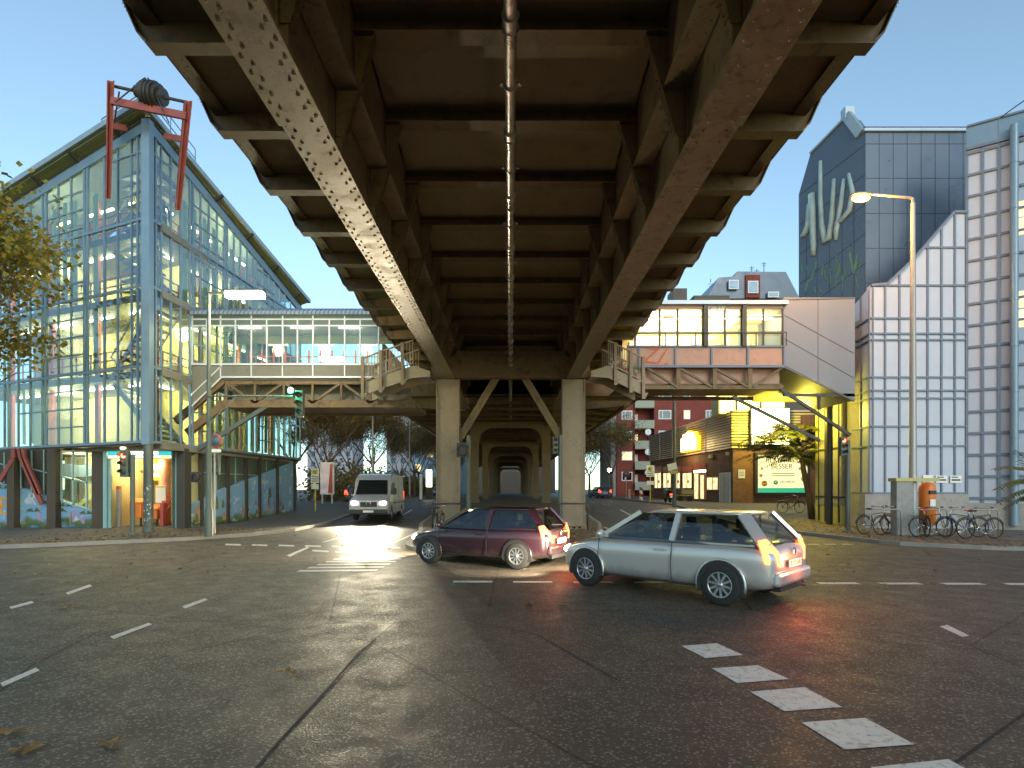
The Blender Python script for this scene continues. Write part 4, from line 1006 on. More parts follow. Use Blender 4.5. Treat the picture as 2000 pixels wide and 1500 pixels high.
# ================================================================== RIGHT SIDE BUILDINGS
WY = 24.0; ZW0 = 1.56
wb = thing('white_panelled_building', 'white panelled building with grey metal grid on the right behind the bicycles', 'building', (17.2, WY, .12))
def w_(px, py, y=WY): return P(px, py, y)
xl, xr = w_(1700,0).x, w_(1888,0).x
F2 = Fr((xl, WY), (1, 0), n=(0,-1)); F3 = Fr((xr, WY), (1.09, -.73)); F1 = Fr((w_(1665,0,25.6).x, 25.6), (xl-w_(1665,0,25.6).x, WY-25.6), n=(-.9,-.4))
top = [(1700,558),(1732,555),(1785,505),(1862,415),(1888,415)]
def sx_(px): return F2.s(px)
tp = [(sx_(a), F2.z(0, b)) for a, b in top]
def tz(s):
    for (a, za), (b, zb) in zip(tp, tp[1:]):
        if s <= b: return za+(zb-za)*(s-a)/(b-a)
    return tp[-1][1]
L2 = sx_(1888)
mb = MB(); F2.poly(mb, [(0, ZW0)] + [(L2, ZW0)] + list(reversed(tp)), -.25, 0); mb.build('front_panels', M['white'], wb)
mb = MB()
cols = [sx_(p) for p in (1704, 1728, 1756, 1784, 1811, 1838, 1864)]
for s in cols + [L2-.04]: F2.box(mb, s-.035, s+.035, 0, .05, ZW0, tz(s)-.02)
for py in (558, 622, 652, 664, 737, 763, 778, 833, 871, 484, 963):
    z = F2.z(0, py); s0 = 0
    while tz(s0) < z and s0 < L2: s0 += .05
    F2.box(mb, s0, L2, .0, .07, z-.035, z+.035)
for (a, za), (b, zb) in zip(tp, tp[1:]): mb.bar(F2.pt(a, za, .02), F2.pt(b, zb, .02), .16, .1)
mb.build('front_grid', M['joint'], wb)
mb = MB(); L1 = (F1.pt(0,0)-F2.pt(0,0)).length; F1.n = V(-F1.u.y, F1.u.x, 0) * (1 if V(-F1.u.y, F1.u.x,0).dot(V(-1,-1,0)) > 0 else -1)
F1.poly(mb, [(0,ZW0),(L1,ZW0),(L1,tp[0][1]),(0,tp[0][1]-.4)], -.2, 0); mb.build('chamfer_panels', M['white'], wb)
mb = MB()
for s in (.05, L1*.5, L1-.05): F1.box(mb, s-.03, s+.03, 0, .05, ZW0, tp[0][1]-.2)
for py in (622, 652, 664, 737, 763, 778, 833, 871, 963): z = F2.z(0, py); F1.box(mb, 0, L1, 0, .06, z-.03, z+.03)
mb.build('chamfer_grid', M['joint'], wb)
L3 = 7.0; ZT3 = 17.0
mb = MB(); F3.poly(mb, [(0,1.2),(L3,1.2),(L3,ZT3),(0,ZT3)], -.3, 0); mb.build('side_panels', M['white'], wb)
mb = MB()
s = .0; cs = []
while s < L3: cs.append(s); s += .52
for s in cs: F3.box(mb, s-.045, s+.045, 0, .06, 1.2, ZT3-.95)
z = 1.4; k = 0
while z < ZT3-.9: F3.box(mb, 0, L3, 0, .075, z-.05, z+.05); z += .905
F3.box(mb, 0, L3, -.02, .12, ZT3-.98, ZT3-.86); F3.box(mb, 0, L3, -.3, .1, ZT3, ZT3+.08)
mb.build('side_grid', M['joint'], wb)
mb = MB(); F3.box(mb, 0, L3, 0, .03, ZT3-.86, ZT3)
for s in cs[::2]: F3.box(mb, s-.02, s+.02, .03, .045, ZT3-.86, ZT3)
mb.build('cornice', M['bluealu'], wb)
sp = F3.s(1979); mb = MB(); p = F3.pt(sp, 0, .22); mb.tube((p.x,p.y,.3), (p.x,p.y,ZT3-.5), .14, n=18)
z = 2
while z < 16: mb.tube((p.x,p.y,z), (p.x,p.y,z+.06), .16, n=18); z += 1.85
mb.build('downpipe', M['bluealu'], wb)
mb = MB()
for py0, py1 in ((395,425),(428,460),(570,602),(606,640)):
    s0, s1 = F3.s(1985), F3.s(1985)+.8; z0, z1 = F3.z(s0, py1), F3.z(s0, py0); F3.box(mb, s0, s1, .0, .015, z0, z1)
mb.build('lit_window', M['winlit'], wb)
mb = MB(); F2.box(mb, -.3, L2, -.3, .12, 0, ZW0); F3.box(mb, 0, L3, -.3, .14, 0, 1.2); F1.box(mb, 0, L1, -.3, .12, 0, ZW0); mb.build('plinth', M['concrete'], wb)
mb = MB(); mb.ext([(xr,WY+.1,1), (xr+5, WY-3.2, 1), (xr+14, 28.5, 1), (xl+.25, 28.5, 1), (xl+.1, WY+.3, 1)], (0,0,8.2)); mb.build('core', M['concrete'], wb)
for a, b, c, d in ((1801,1820,928,948),(1826,1848,929,943),(1854,1876,929,943)):   # paper notices
    mb = MB(); F2.box(mb, sx_(a), sx_(b), .05, .06, F2.z(0,d), F2.z(0,c)); mb.build('notice', M['plate'], wb)
    mb = MB(); F2.box(mb, sx_(a)+.05, sx_(b)-.05, .061, .065, F2.z(0,d-4), F2.z(0,d-7)); F2.box(mb, sx_(a)+.05, sx_(b)-.15, .061, .065, F2.z(0,d-10), F2.z(0,d-12)); mb.build('notice_print', M['tealalu'] if a < 1810 else M['ink'], wb)
# recess with ochre ribbed wall and soffit under the stair
oc = MB(); a, b = V(15.35, 25.7, 0), V(16.9, 34, 0)
Fo = Fr((15.35, 25.7), (.35, 8.3), n=(-1, .02))
Fo.box(oc, 0, 3.2, -.1, 0, .1, 6.2); oc.build('ochre_side_wall', M['yellowwall'], wb)
oc = MB(); s = .3
while s < 3.2: Fo.box(oc, s-.03, s+.03, 0, .06, .2, 6.2); s += .62
for z in (1.4, 3.7): Fo.box(oc, 0, 3.2, 0, .05, z-.04, z+.04)
oc.build('wall_ribs', M['dark'], wb)
oc = MB(); oc.ext([(10.8, 26.4, 6.3), (15.4, 25.9, 6.3), (15.7, 29.6, 6.3), (12.6, 29.6, 6.3)], (0,0,.12)); oc.build('soffit', M['yellowwall'], wb)
mb = MB(); mb.tube((14.9, 26.6, .1), (14.9, 26.6, 6.3), .16, n=12); mb.build('round_column', M['dark'], wb)
# blue slate tower with spray painting
tw = thing('slate_blue_tower', 'tall slate blue panelled tower with white sprayed letters rising behind the white building', 'tower', (18, 26.5, .12))
TY = 26.5; xa, xb = P(1690,0,TY).x, P(1895,0,TY).x
Ft = Fr((xa, TY), (1,0), n=(0,-1)); zt = H+(HY-258)/F*TY
mb = MB(); mb.box(xa, xb, TY, TY+3, 8, zt); mb.build('front_block', M['mural_dk'], tw)
mb = MB()
for px in [1690+27.3*k for k in range(8)]: s = Ft.s(px); Ft.box(mb, s-.012, s+.012, 0, .01, 8, zt)
for py in (281, 348, 417, 485, 553): z = Ft.z(0, py); Ft.box(mb, 0, xb-xa, 0, .012, z-.012, z+.012)
mb.build('front_joints', M['jointdk'], tw)
mb = MB(); mb.box(xa-.1, xb, TY-.12, TY+3, zt, zt+.12); mb.build('roof_edge', M['roofzinc'], tw)
mb = MB(); k = xa
while k < xb: mb.tube((k, TY+.1, zt+.12), (k, TY+.1, zt+.3), .02, n=5); k += .9
mb.bar((xa, TY+.1, zt+.3), (xb, TY+.1, zt+.3), .03); mb.build('roof_rail', M['dark'], tw)
xc_, yc_ = P(1560,0,30).x, 30.0
Fm = Fr((xa, TY), (xc_-xa, yc_-TY), n=(-1,-1))
Fm.n = V(-(yc_-TY), (xc_-xa), 0).normalized(); 
if Fm.n.dot(V(-1,-1,0)) < 0: Fm.n = -Fm.n
def fm(px, py): s = Fm.s(px); return (s, Fm.z(s, py))
mp = [fm(1690,258), fm(1680,265), fm(1652,226), fm(1583,300), fm(1560,380), (fm(1560,0)[0], 8.0), (0, 8.0)]
mb = MB(); Fm.poly(mb, mp, -1.0, 0); mb.build('mural_wall', M['mural_dk'], tw)
mb = MB(); a, b = fm(1655,226), fm(1682,262); mb.bar(Fm.pt(*a, .02), Fm.pt(*b, .02), .4, .25, Fm.n); mb.bar(Fm.pt(*fm(1583,300), .02), Fm.pt(*a, .02), .12, .1)
q = Fm.pt(*a); mb.box(q.x-.15, q.x+.3, q.y-.1, q.y+.3, q.z-.15, q.z+.4); mb.build('gable_coping', M['roofzinc'], tw)
mb = MB()
for k in range(9):
    py = 330+58*k
    a, b = fm(1690, py-48), fm(1563, py+50)
    if b[1] > 8.2 and a[1] < mp[0][1]: mb.bar(Fm.pt(*a, .004), Fm.pt(*b, .004), .02)
for px in (1668, 1645, 1620, 1596, 1575): s, _ = fm(px, 0); Fm.box(mb, s-.01, s+.01, 0, .01, 8, Fm.z(s, 400))
mb.build('mural_joints', M['jointdk'], tw)
spray = mat('white_green_spray', (.27,.38,.38), .6, var=.35, ns=1.5); spray2 = mat('green_spray', (.10,.22,.15), .6, var=.3)
def stroke(pts, w, m, d=.02):
    mb = MB(); ps = [Fm.pt(*fm(*p), d) for p in pts]
    mb.path(ps, [w*(.5+.5*math.sin(math.pi*(i+.6)/(len(ps)+.2))) for i in range(len(ps))], 8)
    mb.build('sprayed_letter', m, tw)
stroke([(1566,462),(1572,458),(1580,440),(1583,400),(1586,380),(1588,430),(1590,480),(1589,500)], .20, spray)
stroke([(1603,315),(1603,380),(1606,440),(1612,474),(1620,466),(1625,430),(1628,380),(1629,350)], .15, spray)
stroke([(1649,350),(1643,400),(1634,450),(1633,470)], .13, spray); stroke([(1658,340),(1666,375),(1660,410),(1645,430),(1630,438)], .13, spray)
random.seed(8); mb = MB()
for k in range(30):
    px, py = random.uniform(1566,1680), random.uniform(525,572); s, z = fm(px, py); h = random.uniform(.2,.9)
    mb.bar(Fm.pt(s, z, .012), Fm.pt(s+random.uniform(-.3,.3), z+h, .012), random.uniform(.03,.12), .01, Fm.n)
mb.build('sprayed_scribble', [spray2], tw)['kind'] = 'stuff'
oc_ = thing('overhead_cable', 'thin dark cable leaving the top right corner above the white building', 'cable', tuple(P(1955,229,22.9)))
mb = MB(); mb.path([P(1955,229,22.9), P(1985,207,22), P(2040,170,20)], .022, 6); mb.build('wire', M['dark'], oc_)
# brick shop
SYc = 41.0; g = gz(SYc)+.12
sh = thing('brick_shop', 'low brick shop with corrugated metal band and lit windows beside the street', 'shop', (16, 50, .77))
xA, yA = P(1430,0,SYc).x, SYc; xB, yB = P(1270,0,61.0).x, 61.0
Fs = Fr((xA, yA), (xB-xA, yB-yA), n=(-1,.05)); Ls = (V(xA,yA,0)-V(xB,yB,0)).length
zr, zb = 7.3, 4.72
mb = MB(); mb.ext([Fs.pt(0,g-.3), Fs.pt(Ls,g-.3), Fs.pt(Ls,g-.3,-9), Fs.pt(0,g-.3,-9)], (0,0,zr-g+.1)); mb.build('side_wall', M['brick_shop'], sh)
mb = MB(); mb.box(xA+.02, xA+9, yA-.08, yA, g-.3, zb); mb.build('front_wall', M['brick_front'], sh)
mb = MB(); n = 13
for k in range(n): z0 = zb+(zr-zb)*k/n; z1 = zb+(zr-zb)*(k+.62)/n; Fs.poly(mb, [(-.1,z0),(Ls,z0),(Ls,z1),(-.1,z1)], .02, .16)
mb.build('corrugated_band', M['ribbed'], sh)
mb = MB()
for k in range(n): z0 = zb+(zr-zb)*k/n; mb.box(xA-.14, xA+9, yA-.24, yA-.1, z0, z0+(zr-zb)*.62/n)
mb.build('corrugated_front_band', M['yellowwall'], sh)
mb = MB(); mb.box(xA+.01, xA+9, yA-.1, yA-.02, zb, zr); Fs.box(mb, 0, Ls, 0, .02, zb, zr); mb.build('band_backing', M['darkbrown'], sh)
mb = MB(); Fs.box(mb, -.15, Ls, -.2, .2, zr, zr+.12); mb.box(xA-.1, xA+9, yA-.3, yA, zr, zr+.12); mb.build('band_cap', M['ribbed'], sh)
mb = MB()
for px in (1292, 1317, 1346, 1382): s = Fs.s(px); Fs.box(mb, s-.05, s+.05, .16, .2, zb, zr)
mb.build('band_joints', M['ribbed'], sh)
def sq(px0, px1, pyt, pyb, d0, d1, m, name, parent=sh):
    s0, s1 = Fs.s(px0), Fs.s(px1); smid = (s0+s1)/2; mb = MB(); Fs.box(mb, min(s0,s1), max(s0,s1), d0, d1, Fs.z(smid, pyb), Fs.z(smid, pyt)); return mb.build(name, m, parent)
for a, b in ((1279,1293),(1296,1312),(1318,1330),(1334,1353)):
    wv = sq(a, b, 923, 954, .0, .06, M['dark'], 'window'); sq(a+1, b-1, 924, 953, .06, .075, M['shoplit'], 'pane', wv)
    sq(a, b, 911, 922, .0, .07, M['red'], 'blind_box'); sq((a+b)/2-.4, (a+b)/2+.4, 924, 953, .075, .09, M['dark'], 'mullion', wv)
    sq((a+b)/2+1, (a+b)/2+4, 938, 943, .08, .09, M['amber'] if 0 else mat('yellow_sticker', (.7,.45,.05), .6), 'sticker')
dv = sq(1356, 1381, 918, 976, .0, .06, mat('wooden_door_frame', (.42,.20,.06), .5), 'door'); sq(1358, 1365, 926, 974, .06, .08, M['shoplit'], 'pane', dv); sq(1370, 1376, 928, 974, .06, .08, M['shoplit'], 'pane', dv)
sq(1357, 1380, 918, 923, .06, .08, M['whitesign'], 'fanlight', dv); sq(1356, 1380, 906, 917, 0, .07, M['red'], 'blind_box')
wv = sq(1381, 1406, 931, 958, .0, .06, mat('orange_red_frame', (.55,.12,.03), .5), 'window'); sq(1383, 1392, 933, 956, .06, .08, M['shoplit'], 'pane', wv); sq(1394, 1403, 933, 956, .06, .08, M['shoplit'], 'pane', wv)
dv = sq(1407, 1428, 923, 983, .0, .1, M['palealu'], 'side_door'); sq(1409, 1426, 926, 983, .1, .12, mat('cream_door', (.55,.52,.44), .5), 'door_leaf', dv); sq(1417.2, 1417.8, 926, 983, .12, .125, M['greyline'], 'door_gap', dv)
for a, b, c, d in ((1388,1393,888,895),(1422,1425,883,889)): sq(a, b, d-12 if 0 else c, d, .02, .2, M['cream'], 'wall_lamp')
sg = thing('shield_sign', 'glowing cream shop sign with stepped top on the corrugated band', 'sign', tuple(Fs.pt(Fs.s(1356), 5.6, .3)))
def sgp(d0, d1, k=1.0):
    mb = MB(); c = Fs.s(1356); w = (Fs.s(1340)-Fs.s(1371))/2; zc = Fs.z(c, 861); hh = (Fs.z(c, 841)-Fs.z(c, 879))/2
    pts = [(-1,-1),(1,-1),(1,.35),(.72,.45),(.72,.75),(.3,.8),(0,1),(-.3,.8),(-.72,.75),(-.72,.45),(-1,.35)]
    Fs.poly(mb, [(c+a*w*k, zc+b*hh*k) for a, b in pts], d0, d1); return mb
sgp(.2, .5, 1.04).build('casing', emis('sign_edge_yellow', (1,.60,.02), 1.6), sg); sgp(.5, .53, .94).build('lit_face', M['whitesign'], sg)
lamp('sign_lamp', 'POINT', Fs.pt(Fs.s(1356), 5.5, 1.3), 170, (1,.74,.34), sg, .5)
# big lit advert and poster
ad_ = thing('advertising_poster', 'cream food advert in a dark frame on the brick shop front', 'billboard', (19.8, yA-.2, g))
def q_(px, py, y=yA-.3): return P(px, py, y)
mb = MB(); a, b = q_(1474,884), q_(1580,966); mb.box(a.x, b.x, yA-.34, yA-.08, b.z, a.z); mb.build('frame', M['dark'], ad_)
mb = MB(); a, b = q_(1480,889), q_(1576,962); mb.box(a.x, b.x, yA-.37, yA-.34, b.z, a.z); mb.build('poster_sheet', emis('poster_cream', (.80,.72,.40), .55), ad_)
mb = MB(); mb.box(a.x, b.x, yA-.38, yA-.37, b.z, q_(0,953).z); mb.build('green_footer', emis('poster_green', (.03,.36,.20), .5), ad_)
yy = yA-.385
text('headline', 'BERLIN ISST', .50, M['ink'], ad_, q_(1531,899,yy), (1,0,0), (0,0,1), .003); text('headline', 'BESSER', .50, M['ink'], ad_, q_(1527,911,yy), (1,0,0), (0,0,1), .003)
text('advertiser_name', 'DELIVEROO', .20, M['ink'], ad_, q_(1538,941,yy), (1,0,0), (0,0,1), .003)
mb = MB(); c = q_(1515,942,yy); mb.lathe([(0,0),(.16,0),(.16,-.01),(0,-.01)], c, 16, 'y'); mb.ext([c+V(-.1,-.012,-.02),c+V(.02,-.012,-.08),c+V(.1,-.012,.1)], (0,-.004,0), 1); mb.build('teal_emblem', [mat('emblem_teal', (.02,.35,.28), .5), M['plate']], ad_)
for px, py, r in ((1488,915,.1),(1486,928,.13),(1493,944,.22),(1571,935,.24),(1562,915,.1)):
    mb = MB(); random.seed(px); mb.lathe([(0,0),(r,0),(r*.9,-.01),(0,-.012)], q_(px,py,yy), 14, 'y')
    for k in range(6): t = random.random()*6.28; mb.dome(q_(px,py,yy)+V(math.cos(t)*r*.5,-.012,math.sin(t)*r*.5), r*.3, (0,-1,0), 6, 1, .1)
    mb.build('printed_dish', [mat('dish_cream_%d' % px, (.55,.38,.15), .6), mat('dish_red_%d' % px, (.5,.10,.04), .6)], ad_)
mb = MB(); 
for k in range(2): mb.box(q_(1508,0,yy).x, q_(1552,0,yy).x, yy-.002, yy+.002, q_(0,925+4*k,yy).z-.025, q_(0,925+4*k,yy).z+.025)
mb.build('small_print', M['greyline'], ad_)
ps = thing('wall_notice', 'small cream notice on the orange brick left of the big advert', 'notice', tuple(q_(1450,925)))
mb = MB(); a, b = q_(1444,917), q_(1457,934); mb.box(a.x, b.x, yA-.13, yA-.09, b.z, a.z); mb.build('board', M['plate'], ps)
mb = MB(); [mb.box(a.x+.06, b.x-.06, yA-.135, yA-.13, a.z-.12-.11*k, a.z-.08-.11*k) for k in range(4)]; mb.build('print', M['greyline'], ps)
ys = thing('lit_roof_sign', 'glaring yellow and white lit sign box over the advert behind the small tree', 'sign', tuple(q_(1505,830)))
mb = MB(); a, b = q_(1468,798,yA-.5), q_(1540,868,yA-.5); mb.box(a.x-.08, b.x+.08, yA-.55, yA-.26, b.z-.08, a.z+.08); mb.build('casing', M['dark'], ys)
mb = MB(); mb.box(a.x, b.x, yA-.6, yA-.55, b.z, a.z); mb.build('lit_face', M['whitesign'], ys)
mb = MB(); mb.box(a.x+.1, b.x-.1, yA-.61, yA-.6, b.z+.1, b.z+.5); mb.box(a.x+.15, b.x-.8, yA-.61, yA-.6, a.z-.75, a.z-.62); mb.build('face_stripe', M['yellowsign'], ys)
ub = thing('lit_upper_box', 'yellow lit box window on the shop roof just under the right footbridge', 'lightbox', tuple(q_(1480,790)))
mb = MB(); a, b = q_(1412,784), q_(1545,806); mb.box(a.x, b.x, yA+.6, yA+2, b.z, a.z+.6); mb.build('casing', M['yellowwall'], ub)
mb = MB(); mb.box(a.x+.1, b.x-.1, yA+.56, yA+.6, b.z+.1, a.z+.5); mb.build('lit_face', M['yellowsign'], ub)
mb = MB(); [mb.box(a.x+k, a.x+k+.15, yA+.5, yA+.56, b.z, a.z+.6) for k in (1.2, 3.0)]; mb.build('bars', M['dark'], ub)
lamp('flood_lamp', 'POINT', (13.9, 27.6, 5.3), 330, (1,.82,.10), ys, .4); lamp('flood_lamp', 'POINT', tuple(P(1500,830,38.8)), 480, (1,.80,.15), ys, .4)
# red apartment block
RY = 78.0
ap = thing('red_apartment_block', 'red brick apartment block with white windows and green grey balconies', 'building', (20, RY, .77))
def a_(px, py, y=RY): return P(px, py, y)
mb = MB(); mb.box(a_(1205,0).x, a_(1240,0).x, RY, RY+10, .6, 24); mb.box(a_(1276,0).x, a_(1412,0).x, RY-.5, RY+10, .6, 24); mb.box(a_(1240,0).x, a_(1276,0).x, RY+1.5, RY+10, .6, 24)
mb.build('brick_wall', M['brick_red'], ap)
mb = MB(); mb.box(a_(1412,0).x, a_(1600,0).x, RY+1, RY+10, .6, 24); mb.build('brown_wing', M['darkbrown'], ap)
mb = MB(); mb.box(a_(1194,0).x, a_(1205,0).x, RY+.3, RY+10, .6, 24); mb.build('grey_stair_tower', M['concrete'], ap)
z = 2.2; fl = 0
while z < 22:
    zc = z+1.3
    for (u, v) in ((1214,1235),(1286,1311),(1335,1348),(1378,1400),(1420,1440)):
        y = RY-.5 if 1276 < u < 1412 else (RY+1 if u > 1412 else RY)
        mb = MB(); mb.box(a_(u,0,y).x, a_(v,0,y).x, y-.06, y+.02, zc-.62, zc+.62); wf = mb.build('window', M['whitepaint'], ap)
        mb = MB(); x0, x1 = a_(u,0,y).x+.12, a_(v,0,y).x-.12; xm = x0+(x1-x0)*.3
        mb.box(x0, xm-.05, y-.075, y-.06, zc-.5, zc+.5); mb.box(xm+.05, x1, y-.075, y-.06, zc-.5, zc+.5)
        mb.build('pane', M['winlit'] if (fl*7+u) % 5 == 1 else M['carglass'], wf)
    mb = MB(); mb.box(a_(1240,0).x-.1, a_(1276,0).x, RY-.6, RY-.5, z-.55, z+.55); mb.box(a_(1240,0).x-.1, a_(1276,0).x, RY-.5, RY+1.5, z-.6, z-.45); mb.build('balcony', M['balcony'], ap)
    mb = MB(); mb.box(a_(1244,0).x, a_(1250,0).x, RY+1.42, RY+1.48, z+.2, z+1.6); mb.build('balcony_door', M['winlit'] if fl == 2 else M['whitepaint'], ap)
    z += 2.8; fl += 1
for zz in (8.9, 6.2, 3.4):
    mb = MB(); mb.lathe([(.02,.05),(.42,-.05),(.44,-.07),(.42,-.08),(.02,.02)], (a_(1263,0).x, RY-.75, zz+.6), 16, 'y'); mb.build('satellite_dish', M['whitepaint'], ap)
rt = thing('dark_mansard_block', 'dark roofed block with red dormer and aerials showing above the right footbridge', 'building', (30, 90, .77))
def m_(px, py, y=90): return P(px, py, y)
mb = MB(); mb.ext([m_(1385,583), m_(1385,575), m_(1404,542), m_(1434,540), m_(1440,530), m_(1535,531), m_(1562,583)], (0,9,0)); mb.build('mansard_roof', M['mural_dk'], rt)
mb = MB(); mb.box(m_(1380,0).x, m_(1562,0).x, 90.5, 99, .6, m_(0,582).z); mb.box(m_(1455,0).x, m_(1483,0).x, 89.7, 92, m_(0,582).z, m_(0,538).z); mb.build('brick_wall', M['brick_red'], rt)
for u, v, c, d in ((1421,1440,549,567),(1458,1478,551,575),(1497,1518,572,583)):
    mb = MB(); mb.box(m_(u,0).x, m_(v,0).x, 89.4, 89.7, m_(0,d).z, m_(0,c).z); wf = mb.build('window', M['whitepaint'], rt)
    mb = MB(); mb.box(m_(u+2,0).x, m_(v-2,0).x, 89.35, 89.4, m_(0,d-2).z, m_(0,c+2).z); mb.build('pane', M['bluealu'], wf)
mb = MB()
for px, py in ((1468,520),(1492,512),(1388,552),(1478,526)):
    mb.tube(m_(px,545,92), m_(px,py,92), .06, n=5); mb.bar(m_(px-5,py+3,92), m_(px+5,py+3,92), .06); mb.bar(m_(px-4,py+7,92), m_(px+4,py+7,92), .05)
mb.build('aerials', M['dark'], rt)
mb = MB(); mb.box(m_(1315,0,80).x, m_(1342,0,80).x, 80, 83, 20, m_(0,563,80).z); mb.box(m_(1355,0,80).x, m_(1425,0,80).x, 80, 84, 20, m_(0,577,80).z); mb.build('chimney_block', M['darkbrown'], rt)
M['farwall'] = mat('far_render', (.36,.34,.36), .8, var=.1)
t = thing('added_closing_block', 'dark brown block added to darken the bright gap at the far end under the viaduct', 'building', (0, 165, .77))  # added block, keeps the bright gap beyond the last portals dark
mb = MB(); mb.box(-14, 13, 165, 177, .6, 14); mb.build('wall', M['darkbrown'], t); mb = MB(); mb.box(-14.3, 13.3, 164.7, 177, 14, 14.5); mb.build('roof', M['roofzinc'], t)
# pale buildings far left
for i, (u, v, c, y, lab) in enumerate(((755, 800, 815, 150, 'pale many windowed apartment block far down the left street behind the trees'), (800, 905, 838, 120, 'pale blue grey block beside the left viaduct column at the street end'), (600, 690, 800, 170, 'distant pale block glimpsed through bare trees left of the street'))):
    t = thing('apartment_building', lab, 'building', (P(u,0,y).x, y, .77), 'far pale apartment blocks')
    mb = MB(); x0, x1, zt_ = P(u,0,y).x, P(v,0,y).x, P(0,c,y).z; mb.box(x0, x1, y, y+12, .6, zt_); mb.build('wall', M['farwall'] if i != 1 else M['bluealu'], t)
    mb = MB(); mb.box(x0-.3, x1+.3, y-.3, y+12, zt_, zt_+.5); mb.build('roof', M['roofzinc'], t)
    z = 2.5
    while z < zt_-1.5:
        x = x0+1.2
        while x < x1-1.6:
            mb = MB(); mb.box(x, x+1.2, y-.06, y+.01, z, z+1.5); mb.build('window', M['winlit'] if (int(x*3)+int(z)) % 11 == 0 else M['mural_dk'], t); x += 2.6
        z += 3
# ================================================================== VEHICLES
def wheel(parent, x, y, r=.31, w=.2, side=1, bolts=5):
    mb = MB(); prof = [(r*.62,-w/2),(r*.9,-w/2),(r,-w*.36),(r,w*.36),(r*.9,w/2),(r*.62,w/2)]
    mb.lathe(prof, (x, y, r), 32, 'y'); tyre = mb.build('wheel', M['tyre'], parent)
    mb = MB(); o = y+side*w*.38
    mb.lathe([(r*.64,-side*.05),(r*.64,side*.02),(r*.58,side*.03),(r*.55,-side*.02)], (x, o, r), 32, 'y')
    for k in range(bolts*2):
        t = 2*math.pi*k/(bolts*2)+.2; d = V(math.cos(t),0,math.sin(t))
        mb.bar(V(x,o,r)+d*r*.12, V(x,o,r)+d*r*.58, .035, .02, (0,1,0))
    mb.lathe([(0,side*.02),(r*.14,side*.02),(r*.16,-side*.02)], (x, o, r), 16, 'y'); mb.build('rim', M['rim'], tyre)
    mb = MB(); mb.lathe([(0,0),(r*.6,0)], (x, y+side*w*.2, r), 24, 'y'); mb.build('brake_disc', M['black'], tyre)
def cut(o, cyls):
    for (x, y, z, r, L) in cyls:
        bm = bmesh.new(); bmesh.ops.create_cone(bm, cap_ends=True, segments=36, radius1=r, radius2=r, depth=L, matrix=Matrix.Translation((x,y,z)) @ Matrix.Rotation(R(90), 4, 'X'))
        me = bpy.data.meshes.new('c'); bm.to_mesh(me); bm.free(); c = bpy.data.objects.new('c', me); COL.objects.link(c)
        md = o.modifiers.new('b', 'BOOLEAN'); md.object = c; md.operation = 'DIFFERENCE'; md.solver = 'EXACT'
        bpy.context.view_layer.update()
        par, c.parent = o.parent, None; mw = o.matrix_world.copy()
        c.matrix_world = mw
        bpy.context.view_layer.update()
        new = bpy.data.meshes.new_from_object(o.evaluated_get(bpy.context.evaluated_depsgraph_get()))
        o.modifiers.clear(); o.data = new; bpy.data.objects.remove(c)
def loft(secs, mi=0, smooth=True):
    mb = MB(); n = len(secs[0]); vs = [v for s in secs for v in s]
    fs = [(i*n+k, i*n+(k+1)%n, (i+1)*n+(k+1)%n, (i+1)*n+k) for i in range(len(secs)-1) for k in range(n)]
    mb.add(vs, fs + [tuple(range(n-1,-1,-1)), tuple(range((len(secs)-1)*n, len(secs)*n))], mi, smooth); return mb
